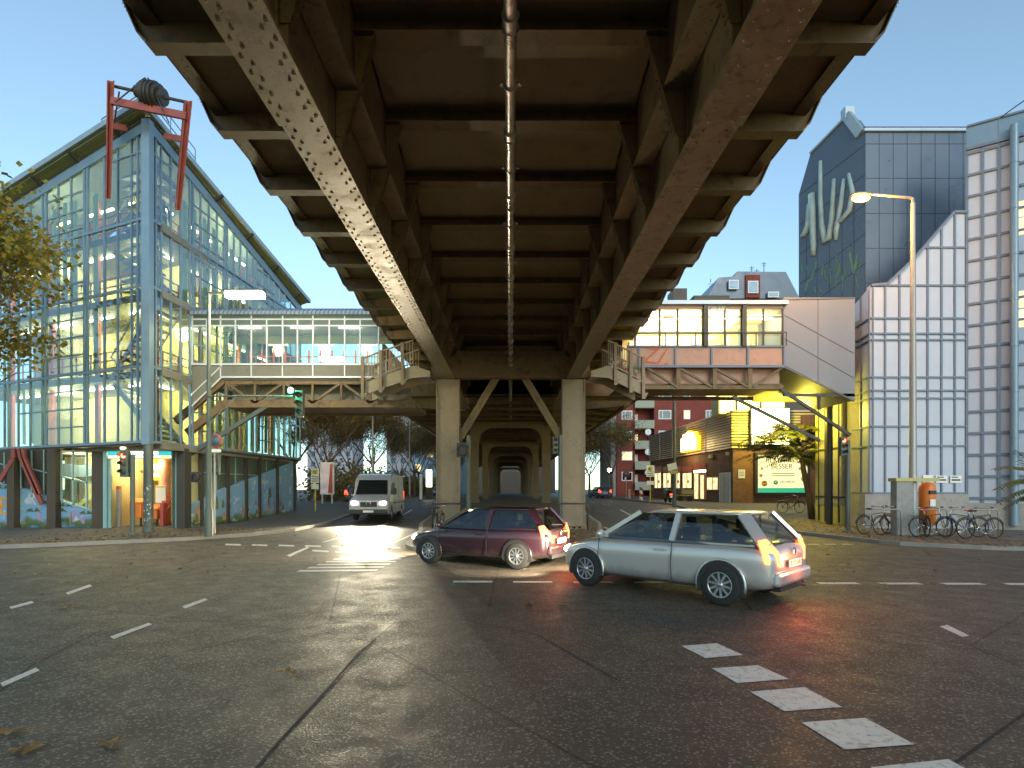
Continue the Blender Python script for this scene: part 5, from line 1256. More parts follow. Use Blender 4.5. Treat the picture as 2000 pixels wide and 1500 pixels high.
def car(name, label, loc, rz, paint, plate_txt, tail_on=True, kind='hatch', ptxt=True):
    """x forward, y left, z up; origin on the road at the middle of the car"""
    t = thing(name, label, 'car', loc, rz=rz, world=False, group=None)
    S = [(-2.02,.60,.42,.74),(-2.0,.74,.33,.86),(-1.9,.82,.26,.93),(-1.6,.86,.22,.96),(-1.0,.87,.20,.95),(-.3,.88,.20,.93),(.4,.88,.20,.92),(.9,.87,.20,.91),(1.25,.86,.20,.88),(1.6,.83,.22,.80),(1.85,.77,.26,.72),(1.98,.66,.32,.64),(2.03,.5,.38,.58)]
    secs = []
    for x, w, zb, zt in S:
        h = zt-zb
        half = [(w*.80,zb),(w*.95,zb+.05*h/.7),(w*.985,zb+.28*h),(w*.99,zb+.52*h),(w,zb+.66*h),(w*.985,zb+.86*h),(w*.93,zb+.97*h),(w*.55,zt+.025)]
        secs.append([V(x,a,b) for a, b in half] + [V(x,-a,b) for a, b in reversed(half)])
    body = loft(secs).build('body', paint, t, sub=1)
    bpy.context.view_layer.update()
    new = bpy.data.meshes.new_from_object(body.evaluated_get(bpy.context.evaluated_depsgraph_get())); body.modifiers.clear(); body.data = new
    for xx in (-1.27, 1.28):
        for s in (-1, 1):
            mb = MB(); mb.ext([(xx+.375*math.cos(R(a)), s*.5, .32+.375*math.sin(R(a))) for a in range(-18, 199, 12)], (0, s*.389, 0)); mb.build('wheel_arch', M['black'], t)
            mb = MB(); mb.path([(xx+.385*math.cos(R(a)), s*.872, .32+.385*math.sin(R(a))) for a in range(-14, 195, 13)], .022, 6); mb.build('arch_lip', paint, t)
            wheel(t, xx, s*.80, .32, .21, s)
    B = [(-1.88,.74,.93),(-1.0,.80,.93),(.1,.80,.91),(1.12,.72,.88)]
    gl = []
    for f, ins in ((0, 0), (1/3, .06), (2/3, .13), (.93, .20)):           # greenhouse rings
        x0 = -1.93+.42*f; x1 = 1.15-.88*f; z = .90+.50*f; w = .80-ins
        ring = [(x0, w*.82), (x0+.12, w*.97), (-.6, w*1.0), (.1, w*.99), (x1-.22, w*.93), (x1, w*.72)]
        gl.append([V(a,b,z) for a, b in ring] + [V(a,-b,z) for a, b in reversed(ring)])
    loft(gl, 0, False).build('windows', M['carwin'], t)
    mb = MB(); mb.box(-1.7, .85, -.60, .60, .935, .95); mb.build('cabin_floor', M['black'], t)
    for sx, sy in ((-.15,.34),(-.15,-.34),(-1.05,.36),(-1.05,-.36)):
        mb = MB(); mb.box(sx-.09, sx+.05, sy-.22, sy+.22, .95, 1.10); mb.ext([(sx-.08,sy-.12,1.12),(sx+.03,sy-.12,1.12),(sx+.02,sy-.10,1.28),(sx-.06,sy-.10,1.28)],(0,.22,0)); mb.box(sx-.04, sx-.01, sy-.05, sy+.05, 1.08, 1.14); mb.build('seat_back', M['black'], t, bevel=.02)
    mb = MB(); mb.path([(.42+.05*math.cos(a), .36+.17*math.sin(a), 1.0+.13*math.cos(a)) for a in [R(30*q) for q in range(13)]], .014, 6); mb.build('steering_wheel', M['black'], t)
    rf = []
    for f, k in ((0, 1.02), (.5, 1.0), (1, .86)):
        z = 1.355+.075*f; x0, x1 = -1.60+.12*f, .36-.22*f; w = .63*k
        ring = [(x0, w*.85), (x0+.15, w), (-.6, w*1.03), (.1-.1*f, w), (x1, w*.78)]
        rf.append([V(a,b,z) for a, b in ring] + [V(a,-b,z) for a, b in reversed(ring)])
    loft(rf).build('roof', paint, t, sub=1)
    mb = MB()
    for s in (-1, 1):
        for a, b, w in (((1.13,.60*s,.91),(.34,.53*s,1.37),.075), ((-.42,.805*s,.93),(-.46,.64*s,1.37),.09),  ): mb.bar(a, b, w, .05, (0,s,0))
        mb.bar((-1.885,.725*s,.92), (-1.49,.54*s,1.38), .19, .05, (-.75,.66*s,0))
        mb.bar((1.1,.70*s,.915), (-1.75,.79*s,.935), .035, .03)
    mb.build('pillars', paint, t)
    for s in (-1, 1):
        mb = MB()
        for x in (.98, -.46): mb.bar((x,.893*s,.30), (x+.02,.893*s,.62), .008,.012); mb.bar((x+.02,.893*s,.62), (x,.872*s,.92), .008,.012)
        mb.bar((.98,.885*s,.28),(-.95,.885*s,.28), .012, .012); mb.build('door_seam', M['black'], t)
        mb = MB(); mb.box(.0-.45+.1, -.45+.32, *(sorted((.885*s,.915*s))), .77, .80); mb.build('door_handle', paint, t, bevel=.008)
        mb = MB(); mb.ball((.88,.98*s,.99), .1, 12, 0, (.6,1.0,.75)); mb.bar((.86,.8*s,.94),(.88,.95*s,.97), .05); mb.build('wing_mirror', paint, t)
        mb = MB(); mb.ext([(-1.99,.48*s,.66),(-1.90,.80*s,.68),(-1.80,.80*s,1.02),(-1.86,.66*s,1.04),(-1.98,.55*s,.86)], (-.045,.03*s,0)); mb.build('taillight', M['tailhot'] if tail_on else M['tail'], t, bevel=.01)
        mb = MB(); mb.ball((1.86,.58*s,.62), .14, 14, 0, (.85,1.2,.62)); mb.build('headlight', M['head'] if tail_on else M['headoff'], t)
    mb = MB(); mb.box(-2.075, -1.9, -.70, .70, .34, .55); mb.build('rear_bumper', paint, t, bevel=.05)
    mb = MB(); mb.box(-2.02, -1.9, -.5, .5, .25, .34); mb.build('lower_valance', M['black'], t); mb = MB(); mb.box(1.98,2.06,-.45,.45,.3,.42); mb.build('lower_grille', M['black'], t)
    mb = MB(); mb.box(-2.065, -2.05, -.26, .26, .60, .71); pl = mb.build('number_plate', M['plate'], t)
    text('plate_lettering', plate_txt, .10, M['ink'], pl, (-2.067, 0, .655), (0,-1,0), (0,0,1), .001)
    mb = MB(); mb.lathe([(0,0),(.06,0),(.06,-.015),(0,-.015)], (-2.04,0,.83), 16, 'x'); mb.build('badge', M['chrome'], t)
    mb = MB(); mb.box(-1.98,-1.95,-.4,.4,.735,.745); mb.build('tailgate_seam', M['black'], t)
    mb = MB(); mb.bar((-1.95,-.3,1.0),(-1.90,.25,1.04),.02); mb.build('rear_wiper', M['black'], t)
    mb = MB(); mb.tube((-2.08,-.45,.27),(-1.9,-.45,.27),.035); mb.build('exhaust', M['chrome'], t)
    return t
def place_rear(xr, yr, ang, L=2.03):   # rear centre on the road and heading angle from +x
    d = V(math.cos(ang), math.sin(ang), 0); return V(xr, yr, 0) + d*L
a1 = R(135); c1 = place_rear(4.35, 8.75, a1)
sc_ = car('silver_hatchback', 'silver hatchback with lit brake lamps seen from behind in the right foreground', (c1.x, c1.y, 0), a1, M['silver'], 'B YO 418')
a2 = R(152); c2 = place_rear(1.15, 12.9, a2, 1.9)
pc = car('plum_hatchback', 'dark plum hatchback with red tail lamps crossing in front of the viaduct island', (c2.x, c2.y, 0), a2, M['purple'], 'B HX 2530')
pc.scale = (.93,.93,.95)
for c, a in ((c1, a1), (c2, a2)):
    d = V(math.cos(a), math.sin(a), 0); n = V(-d.y, d.x, 0)
    for s in (-.58, .58):
        o = sc_ if c is c1 else pc
        l = lamp('headlamp_beam', 'SPOT', (2.15, s, .62), 420, (1,.86,.6), o, .08, None, R(95)); l.rotation_euler = (R(84), 0, R(-90))
    l = lamp('tail_lamp_glow', 'POINT', (-2.25, 0, .7), 14, (1,.16,.05), o, .15)
# van
def van(loc, rz):
    t = thing('pale_delivery_van', 'pale grey high roofed van with glaring headlamps coming down the left road', 'van', loc, rz=rz, world=False)
    prof = [(-2.7,.40),(2.55,.34),(2.72,.45),(2.74,.78),(2.62,1.05),(1.95,1.30),(1.45,2.12),(1.20,2.36),(.9,2.44),(-2.55,2.42),(-2.7,2.30)]
    secs = []
    for y, k in ((-1.0,.96),(-.99,.985),(-.93,1),(.93,1),(.99,.985),(1.0,.96)):
        secs.append([V(x*(k if abs(y) > .95 else 1), y*(1-(.10 if z > 2.2 else .05 if z > 1.25 else 0)), z if z < 1 else z-(1-k)*1.2) for x, z in prof])
    b = loft(secs, 0, False).build('body', M['vanpaint'], t, bevel=.05)
    bpy.context.view_layer.update(); new = bpy.data.meshes.new_from_object(b.evaluated_get(bpy.context.evaluated_depsgraph_get())); b.modifiers.clear(); b.data = new
    cut(b, [(xx, s*1.0, .36, .43, .6) for xx in (-1.7, 1.65) for s in (-1, 1)])
    for xx in (-1.7, 1.65):
        mb = MB(); mb.box(xx-.45, xx+.45, -.68, .68, .3, .8); mb.build('wheel_arch_liner', M['black'], t)
        for s in (-1, 1): wheel(t, xx, s*.86, .35, .22, s)
    mb = MB(); mb.ext([(1.955,-.82,1.33),(1.955,.82,1.33),(1.50,.74,2.08),(1.50,-.74,2.08)], (.035,0,.02)); mb.build('windscreen', M['carglass'], t, bevel=.01)
    for s in (-1, 1):
        mb = MB(); mb.ext([(1.75,.975*s,1.32),(.70,.975*s,1.30),(.70,.94*s,1.95),(1.38,.94*s,1.98)], (0,.012*s,0)); mb.build('side_window', M['carglass'], t)
        mb = MB(); mb.bar((.62,1.005*s,.5),(.62,.96*s,2.2),.012,.01); mb.bar((-.6,1.005*s,.5),(-.6,.96*s,2.2),.012,.01); mb.bar((1.95,1.003*s,.45),(1.8,1.0*s,1.25),.012,.01); mb.bar((-2.6,1.005*s,.9),(1.2,1.005*s,.9),.02,.06); mb.build('door_seam', M['black'], t)
        mb = MB(); mb.box(1.55,1.7,*sorted((1.02*s,1.22*s)),1.35,1.68); mb.bar((1.6,.95*s,1.45),(1.6,1.05*s,1.45),.05); mb.build('wing_mirror', M['black'], t, bevel=.02)
        mb = MB(); mb.ball((2.66,.72*s,.86), .17, 14, 0, (.4,1.15,.8)); mb.build('headlight', M['head'], t)
        l = lamp('headlamp_beam', 'SPOT', (2.85,.72*s,.86), 1700, (1,.88,.62), t, .1, None, R(75)); l.rotation_euler = (R(86), 0, R(-90))
    mb = MB(); mb.box(2.70,2.755,-.42,.42,.72,.98); mb.build('grille', M['black'], t, bevel=.02)
    mb = MB(); mb.lathe([(.10,0),(.13,0),(.13,.03),(.10,.03)], (2.75,0,.88), 20, 'x'); mb.build('badge', M['chrome'], t)
    mb = MB(); mb.box(2.66,2.80,-.95,.95,.38,.60); mb.build('front_bumper', M['black'], t, bevel=.03)
    mb = MB(); mb.box(2.80,2.81,-.26,.26,.44,.55); mb.build('number_plate', M['plate'], t)
    mb = MB(); mb.bar((2.0,-.6,1.33),(1.85,.0,1.52),.02); mb.bar((2.0,.1,1.33),(1.85,.65,1.52),.02); mb.build('wipers', M['black'], t)
    for s in (-1, 1):
        mb = MB(); mb.box(-2.74,-2.69,*sorted((.82*s,.95*s)),.9,1.5); mb.build('taillight', M['tail'], t)
    return t
van((-7.25, 31.4, gz(31.4)), R(-88))
# far parked cars and scooter
pk = car('parked_car', 'dark blue grey car parked far off on the right road under the viaduct', (11.0, 70, gz(70)), R(100), carpaint('blue_grey_car_paint', (.10,.12,.16)), 'B AM 61', False)
tag(pk, group='cars parked far off')
copy_tree(pk, (-10.6, 84, gz(84)), R(-85), 'dark car parked at the far end of the left street before the trees')
copy_tree(pk, (-12.4, 47, gz(47)), R(92), 'dark low car at the left kerb behind the delivery van')
# ================================================================== BICYCLES
def bike(label, loc, rz, frame_m, lean=.06, group='bicycles on the right rack', saddle='black', name='bicycle'):
    t = thing(name, label, 'bicycle', loc, rz=rz, world=False, group=group); t.rotation_euler = (lean, 0, rz)
    r = .34
    for x in (-.52, .52):
        mb = MB(); n = 36; vs = []; m = 6
        for i in range(n):
            a = 2*math.pi*i/n; c = V(x+r*math.cos(a), 0, r+r*math.sin(a)); d = V(math.cos(a),0,math.sin(a))
            for k in range(m): b = 2*math.pi*k/m; vs.append(c + d*.019*math.cos(b)-d*.019 + V(0,.019*math.sin(b),0))
        mb.add(vs, [(i*m+k, i*m+(k+1)%m, ((i+1)%n)*m+(k+1)%m, ((i+1)%n)*m+k) for i in range(n) for k in range(m)], 0, True)
        w = mb.build('wheel', M['tyre'], t)
        mb = MB()
        for i in range(18): a = 2*math.pi*i/18; mb.tube((x,.02*(-1)**i,r), (x+(r-.04)*math.cos(a),0,r+(r-.04)*math.sin(a)), .0025, n=3, cap=False)
        mb.tube((x,-.05,r),(x,.05,r),.02); mb.build('spokes', M['chrome'], w)['kind'] = 'stuff'
        mb = MB(); pts = [(x+(r+.03)*math.cos(a), 0, r+(r+.03)*math.sin(a)) for a in [R(20)+R(150)*i/10 for i in range(11)]]; mb.path(pts, .018, 5); mb.build('mudguard', frame_m, t)
    mb = MB(); bb = V(-.08,0,.29); st_ = V(-.22,0,.80); hd = V(.38,0,.80); hl = V(.41,0,.68)
    for a, b, q in ((bb,st_,.016),(bb,hl,.018),(st_*1+V(.03,0,-.08),hd,.015),(hd,hl,.02)): mb.tube(a, b, q, n=8)
    for s in (-.05,.05): mb.tube(bb+V(0,s*.6,0),(-.52,s,.34),.009); mb.tube(V(-.2,s*.4,.74),(-.52,s,.34),.008); mb.tube(hl+V(0,s*.6,0),(.52,s,.34),.012)
    mb.build('frame', frame_m, t)
    mb = MB(); mb.tube(hd,(.35,0,.98),.012); mb.path([(.22,-.29,1.03),(.33,-.2,1.02),(.37,0,.99),(.33,.2,1.02),(.22,.29,1.03)], .013, 8); mb.build('handlebars', M['chrome'], t)
    mb = MB(); [mb.tube((.22,s,1.03),(.12,s*1.02,1.03),.018) for s in (-.29,.29)]; mb.build('grips', M['black'], t)
    mb = MB(); mb.tube(st_,(-.25,0,.90),.013); mb.build('seat_post', M['chrome'], t)
    mb = MB(); mb.ball((-.30,0,.93), .13, 12, 0, (.9,.62,.3)); mb.ball((-.16,0,.93), .06, 10, 0, (1.6,.5,.5)); mb.build('saddle', M['redrail'] if saddle == 'red' else M['black'], t)
    mb = MB(); mb.lathe([(.085,-.004),(.095,-.004),(.095,.004),(.085,.004)], (-.08,-.06,.29), 24, 'y'); mb.tube((-.08,-.07,.29),(.04,-.09,.18),.01); mb.tube((-.08,.07,.29),(-.20,.09,.40),.01); mb.box(.0,.09,-.16,-.08,.17,.19); mb.box(-.25,-.16,.08,.16,.39,.41); mb.build('crankset', M['chrome'], t)
    mb = MB(); mb.box(-.78,-.36,-.07,.07,.735,.745); mb.tube((-.7,.06,.735),(-.52,.06,.36),.006); mb.tube((-.7,-.06,.735),(-.52,-.06,.36),.006); mb.build('luggage_rack', M['black'], t)
    return t
fm1 = M['dark']; fm2 = mat('bronze_bike_paint', (.12,.07,.04), .4, metal=.4); fm3 = mat('blue_bike_paint', (.03,.06,.14), .4, metal=.3)
specs = [(1712, 21.0, R(12), fm1, 'black', 'leftmost bicycle on the rack, black with high handlebars'), (1745, 20.6, R(190), fm2, 'black', 'bronze bicycle second from the left on the rack beside the lamp post'),
         (1800, 20.2, R(70), fm1, 'black', 'black bicycle parked end on just right of the lamp post base'), (1820, 19.6, R(8), fm2, 'red', 'bicycle with red saddle in front of the orange bin'),
         (1880, 19.6, R(175), fm3, 'red', 'blue bicycle with red saddle near the right end of the rack'), (1915, 19.0, R(5), fm1, 'black', 'rightmost bicycle on the rack, black')]
for px, y, rz, m_f, sd, lab in specs: bike(lab, (P(px,0,y).x, y, .12), rz, m_f, random.uniform(-.1,.1), saddle=sd)
bike('dark bicycle standing under the small tree by the advert', (P(1545,0,33).x, 33, gz(33)+.12), R(5), fm1, .05, 'bicycles by the shop')
bike('bicycle leaning at the bus stop post right of the viaduct', (P(1272,0,50).x, 50, gz(50)+.12), R(80), fm1, .05, 'bicycles by the shop')
bike('bicycle leaning on the shop wall beside the benches', (P(1325,0,49).x, 49, gz(49)+.12), R(70), fm1, .05, 'bicycles by the shop')
bike('dark bicycle chained to the hoop in front of the left viaduct column', (-2.85, 22.3, .13), R(82), fm1, .08, 'bicycles at the viaduct column')
rk = thing('bicycle_rack', 'long low tubular rail rack behind the bicycles on the right pavement', 'bicycle rack', (P(1800,0,20.4).x, 20.4, .12))
for a, b in ((1700,1760),(1768,1850),(1858,1950)):
    mb = MB(); p, q = P(a,0,20.5), P(b,0,20.1); mb.path([(p.x,20.5,.12),(p.x,20.5,1.0),(p.x+.08,20.5,1.05),(q.x-.08,20.1,1.05),(q.x,20.1,1.0),(q.x,20.1,.12)], .025, 8); mb.build('hoop', M['polegrey'], rk)
for px, lab in ((1135, 'dark tubular hoop guarding the right viaduct column'), (878, 'dark tubular hoop guarding the left viaduct column')):
    x = P(px,0,22.6).x; t = thing('hoop_barrier', lab, 'barrier', (x, 22.6, .13), 'hoops at the viaduct columns')
    s = -1 if px < 997 else 1; mb = MB(); x0, x1 = (x-.65, x+.85) if s < 0 else (x-.9, x+.25)
    mb.path([(x0,22.5,.13),(x0,22.5,1.13),(x0+.06,22.5,1.2),(x1-.06,22.5,1.2),(x1,22.5,1.13),(x1,22.5,.13)], .035, 10); mb.build('tube', M['dark'], t)
    mb = MB(); [mb.lathe([(0,.0),(.09,.0),(.09,.02),(0,.02)], (xx,22.5,.13), 12) for xx in (x0,)]; mb.build('foot_plate', M['dark'], t)
# ================================================================== STREET FURNITURE
def pole(name, x, y, h, r0, r1, m, par, z0=None):
    z0 = gz(y)+.12 if z0 is None else z0
    mb = MB(); mb.lathe([(r0*1.35,z0),(r0*1.35,z0+.9),(r0,z0+1.0),(r1,h)], (x,y,0), 16); return mb.build(name, m, par)
# sodium lamp on the right
SY = 20.5; x = P(1783,0,SY).x; zt = P(0,386,SY).z
sl = thing('sodium_street_lamp', 'tall street lamp with orange sodium light and long arm before the white building', 'street lamp', (x, SY, .12))
pole('pole', x, SY, zt-.2, .135, .075, M['polegrey'], sl)
mb = MB(); xh = P(1700,0,SY).x; mb.path([(x,SY,zt-.25),(x-.02,SY,zt-.03),(x-.12,SY,zt+.0),(xh,SY,zt+.12)], [.06,.055,.05,.035], 8); mb.build('arm', M['polegrey'], sl)
mb = MB(); c = P(1684,384,SY); mb.ball((c.x-.05,SY,c.z+.06), .4, 14, 0, (1,.42,.22)); mb.build('lamp_head', M['polegrey'], sl)
mb = MB(); mb.ball((c.x-.05,SY,c.z-.05), .36, 14, 0, (.9,.5,.38)); mb.build('lamp_lens', M['sodium'], sl)
lamp('sodium_light', 'POINT', (c.x-.05,SY-.1,c.z-.45), 600, (1,.42,.10), sl, .25)
# electrical box on the pole
bx_ = thing('post_box_cabinet', 'grey yellow cabinet strapped to the foot of the sodium lamp post', 'cabinet', (x-.45, SY-.1, .12))
mb = MB(); mb.box(x-.75, x-.17, SY-.25, SY+.1, .12, 2.05); mb.build('housing', M['concrete'], bx_, bevel=.02)
mb = MB(); mb.box(x-.8, x+.75, SY-.3, SY+.15, 2.05, 2.17); mb.build('top_plate', M['yellowwall'], bx_)
ob = thing('orange_litter_bin', 'orange domed litter bin right of the sodium lamp post', 'litter bin', (P(1811,0,20.9).x, 20.9, .12))
p = P(1811,0,20.9); zt_ = P(0,941,20.9).z
mb = MB(); mb.lathe([(0,.5),(.23,.5),(.27,.55),(.27,zt_-.28),(.25,zt_-.12),(.17,zt_-.03),(0,zt_)], (p.x,20.9,0), 24); mb.build('body', M['orange'], ob)
mb = MB(); mb.lathe([(.05,.12),(.05,.55)], (p.x,20.9,0), 10); mb.lathe([(.2,.12),(.2,.16),(.05,.18)], (p.x,20.9,0), 16); mb.build('stand', M['polegrey'], ob)
mb = MB(); mb.box(p.x-.12, p.x+.12, 20.60, 20.66, zt_-.45, zt_-.32); mb.build('slot', M['black'], ob)
mb = MB(); mb.box(p.x-.1, p.x+.1, 20.615, 20.63, 1.15, 1.4); mb.build('sticker', M['plate'], ob)
# warm lamp left + mast arm signal
LY = 19.8; x = P(408,0,LY).x; zt = P(0,573,LY).z
ll = thing('street_lamp', 'dark street lamp with long warm white lantern beside the left footbridge', 'street lamp', (x, LY, .12))
pole('pole', x, LY, zt, .10, .05, M['poledark'], ll)
mb = MB(); mb.bar((x-.05,LY,zt), (P(440,0,LY).x,LY,zt+.03), .07, .08); mb.build('arm', M['poledark'], ll)
mb = MB(); a, b = P(438,572,LY), P(518,572,LY); mb.box(a.x, b.x, LY-.14, LY+.14, zt+.02, zt+.12); mb.build('lamp_head', M['poledark'], ll, bevel=.03)
mb = MB(); mb.box(a.x+.1, b.x-.05, LY-.17, LY+.12, zt-.16, zt+.018); mb.build('lamp_lens', M['lampwarm'], ll)
lamp('lantern_light', 'POINT', ((a.x+b.x)/2, LY-.1, zt-.35), 420, (1,.84,.55), ll, .3)
zt2 = P(0,775,LY).z
ms = thing('mast_arm_signal', 'green traffic signal hanging from a thin horizontal mast arm left of the viaduct', 'traffic light', (x, LY-.1, zt2))
mb = MB(); mb.tube((x,LY-.12,zt2), (P(575,0,LY).x,LY-.12,zt2), .03); mb.bar((x,LY-.12,zt2-1.0),(x+1.0,LY-.12,zt2-.02),.03); mb.build('mast_arm', M['poledark'], ms)
def signal(par, x, y, z, lit, m=None, k=1.0, face=-1):
    m = m or M['poledark']; mb = MB(); mb.box(x-.15*k, x+.15*k, y, y+.2*k, z-.48*k, z+.48*k); h = mb.build('housing', m, par, bevel=.03)
    for i, (nm, on) in enumerate((('red', M['redlamp']), ('amber', M['amber']), ('green', M['greenlamp']))):
        zz = z+(.30-.30*i)*k; off = mat('unlit_%s_lens' % nm, {'red':(.10,.01,.01),'amber':(.12,.06,.01),'green':(.01,.07,.04)}[nm], .2, bmp=0) if ('u'+nm) not in M else M['u'+nm]; M['u'+nm] = off
        mb = MB(); mb.dome((x, y, zz), .095*k, (0,-1,0), 14, 0, .35); mb.build('lens', on if lit == nm else off, h)
        mb = MB(); n = 9; vs = []
        for q in range(n+1):
            t = math.pi*(-.08+1.16*q/n); vs += [(x+.115*k*math.cos(t), y, zz+.115*k*math.sin(t)), (x+.105*k*math.cos(t), y-.2*k, zz+.10*k*math.sin(t)+.0)]
        mb.add(vs, [(2*q,2*q+1,2*q+3,2*q+2) for q in range(n)], 0, True); mb.build('visor', m, h, recalc=False)
xs = P(589,0,LY).x; signal(ms, xs, LY-.25, P(0,790,LY).z, None, None, .95)
mb = MB(); mb.dome((P(573,765,LY).x, LY-.26, P(0,765,LY).z), .10, (0,-1,0), 14, 0, .4); mb.build('side_green_lens', M['greenlamp'], ms)
lamp('green_glow', 'POINT', (P(573,0,LY).x, LY-.6, P(0,768,LY).z), 25, (.05,1,.55), ms, .15)
# traffic lights
def tl(px, pyt, y, lit, label, pyh, side=-1, k=1.0):
    x = P(px,0,y).x; t = thing('traffic_light', label, 'traffic light', (x, y, gz(y)+.12), 'traffic lights at the junction')
    mb = MB(); z0 = gz(y)+.12; mb.lathe([(.08,z0),(.08,P(0,pyt,y).z)], (x,y,0), 14); mb.lathe([(.16,z0),(.16,z0+.05),(.08,z0+.08)], (x,y,0), 14); mb.build('pole', M['poledark'], t)
    signal(t, x+side*.27*k, y-.1, P(0,pyh,y).z, lit, None, k); 
    mb = MB(); zz = P(0,pyh,y).z; mb.bar((x,y,zz+.3*k),(x+side*.2,y,zz+.3*k),.04); mb.bar((x,y,zz-.3*k),(x+side*.2,y,zz-.3*k),.04); mb.build('bracket', M['poledark'], t); return t
tl(259, 888, 20.6, 'red', 'traffic light showing red before the station entrance, left of the black post', 906)
tl(413, 880, 21.5, None, 'unlit traffic light beside the left lamp pole before the painted wall', 908, 1, .8)
t = tl(915, 850, 22.4, None, 'round backed traffic light on a pole at the left viaduct column', 879, -1, .6)
mb = MB(); c = P(904,879,22.1); mb.box(c.x-.24, c.x+.24, 22.06, 22.1, c.z-.28, c.z+.28); mb.lathe([(.19,0),(.23,0),(.23,-.12),(.19,-.12)], (c.x,22.06,c.z), 20, 'y'); mb.build('backing_board', M['dark'], t)
tl(1094, 850, 22.6, None, 'dark traffic light hanging at the inner side of the right viaduct column', 870, -1, .7)
tl(1656, 860, 21.8, 'red', 'traffic light showing a small red lamp before the ochre recess', 872, -1, .75)
# mirror board near left
t = thing('round_backed_sign', 'dark square board with round face left of the signal pole by the painted wall', 'sign', tuple(P(383,932,22.0)))
c = P(382,932,22.0); mb = MB(); mb.box(c.x-.2, c.x+.2, 22, 22.04, c.z-.2, c.z+.2); mb.lathe([(.12,0),(.16,0),(.16,-.06),(.12,-.06)], (c.x,22,c.z), 18, 'y'); mb.build('board', M['dark'], t)
mb = MB(); mb.bar((c.x+.2,22.02,c.z+.1),(P(410,0,21.6).x,21.6,c.z+.1),.03); mb.build('bracket', M['dark'], t)
# no parking sign
x = P(419,0,21.2).x; t = thing('no_stopping_sign', 'round sign with red rim on a grey post left of the footbridge props', 'road sign', (x, 21.2, .12))
mb = MB(); mb.tube((x,21.2,.12),(x,21.2,P(0,845,21.2).z),.035); mb.build('post', M['polegrey'], t)
c = P(419,861,21.1); mb = MB(); mb.lathe([(0,0),(.20,0),(.20,.02),(0,.02)], (c.x,21.14,c.z), 24, 'y'); mb.build('plate', M['mural_dk'], t)
mb = MB(); mb.lathe([(.19,0),(.26,0),(.26,.02),(.19,.02)], (c.x,21.13,c.z), 24, 'y'); mb.build('rim', M['red'], t)
mb = MB(); mb.box(c.x-.22,c.x+.22,21.13,21.15,c.z-.42,c.z-.31); mb.build('lower_plate', M['plate'], t)
# bus stops
def busstop(px, y, label, pyt, pyb):
    x = P(px,0,y).x; zt = P(0,pyt,y).z; zb = P(0,pyb,y).z; w = .42*(y/30)
    t = thing('bus_stop_sign', label, 'bus stop', (x, y, gz(y)+.12), 'bus stop signs')
    mb = MB(); mb.tube((x,y,gz(y)+.12),(x,y,zt),.045); mb.build('post', M['yellowpole'], t)
    mb = MB(); mb.box(x-w/2, x+w/2, y-.08, y-.05, zb, zt); f_ = mb.build('flag', M['plate'], t)
    mb = MB(); mb.lathe([(0,0),(w*.3,0),(w*.3,-.01),(0,-.01)], (x, y-.08, zt-w*.42), 20, 'y'); mb.build('yellow_disc', M['yellowpole'], f_)
    text('stop_letter', 'H', w*.42, mat('green_letter', (.03,.25,.08), .5), f_, (x, y-.095, zt-w*.42), (1,0,0), (0,0,1), .002)
    mb = MB(); [mb.box(x-w*.4, x+w*.4, y-.085, y-.08, zb+.08+.13*k, zb+.13+.13*k) for k in range(3)]; mb.build('route_lines', M['greyline'], f_)
    mb = MB(); z = gz(y)+1.45; mb.box(x-w*.45, x+w*.45, y-.08, y-.05, z, z+.3); mb.build('timetable', M['plate'], t)
busstop(616, 34, 'yellow bus stop post on the left pavement behind the painted wall', 915, 943)
busstop(1270, 44, 'yellow bus stop post on the right pavement before the red apartments', 909, 931)
# ad stand left
x = P(637,0,40).x; t = thing('poster_case', 'lit upright poster case with red and white picture on the left pavement', 'poster case', (x, 40, .77))
a, b = P(625,903,40), P(652,966,40)
mb = MB(); mb.box(a.x,b.x,40,40.15,b.z,a.z); mb.box(a.x+.1,a.x+.2,40.02,40.12,.7,b.z); mb.box(b.x-.2,b.x-.1,40.02,40.12,.7,b.z); mb.build('case', M['palealu'], t)
mb = MB(); mb.box(a.x+.06,b.x-.06,39.98,40,b.z+.06,a.z-.06); mb.build('poster_sheet', emis('poster_dusky', (.42,.36,.36), .5, .7, 1.2), t)
mb = MB(); mb.ext([(b.x-.4,39.97,b.z+.1),(b.x-.08,39.97,b.z+.1),(b.x-.08,39.97,a.z-.1),(b.x-.25,39.97,a.z-.1)],(0,.01,0)); mb.build('poster_red_figure', M['redrail'], t)
# small furniture on the right pavement
def post(name, px, y, h, r, m, label, cat):
    x = P(px,0,y).x; t = thing(name, label, cat, (x,y,gz(y)+.12)); mb = MB(); z = gz(y)+.12; mb.lathe([(r,z),(r,z+h*.9),(r*.7,z+h),(0,z+h)], (x,y,0), 14); mb.build('shaft', m, t); return t, x, z
t, x, z = post('warning_beacon', 1252, 47, .02, .12, M['black'], 'red and white striped beacon on the right kerb by the bus stop', 'beacon')
mb = MB()
for k in range(4): mb.ext([(x-.13,46.95,z+.15+.26*k),(x+.13,46.95,z+.05+.26*k),(x+.13,46.95,z+.31+.26*k),(x-.13,46.95,z+.41+.26*k)], (0,.05,0), k % 2)
mb.build('striped_panel', [M['whitepaint'], M['red']], t)
t, x, z = post('bollard', 1229, 60, 1.0, .13, M['cream'], 'cream bollard at the far right kerb by the distant parked car', 'bollard')
mb = MB(); mb.lathe([(.14,z+.7),(.14,z+.8)], (x,60,0), 14); mb.build('band', M['orange'], t)
x = P(1223,0,58).x; t = thing('no_stopping_sign', 'small round sign on a post at the far right before the apartment block', 'road sign', (x, 58, .77))
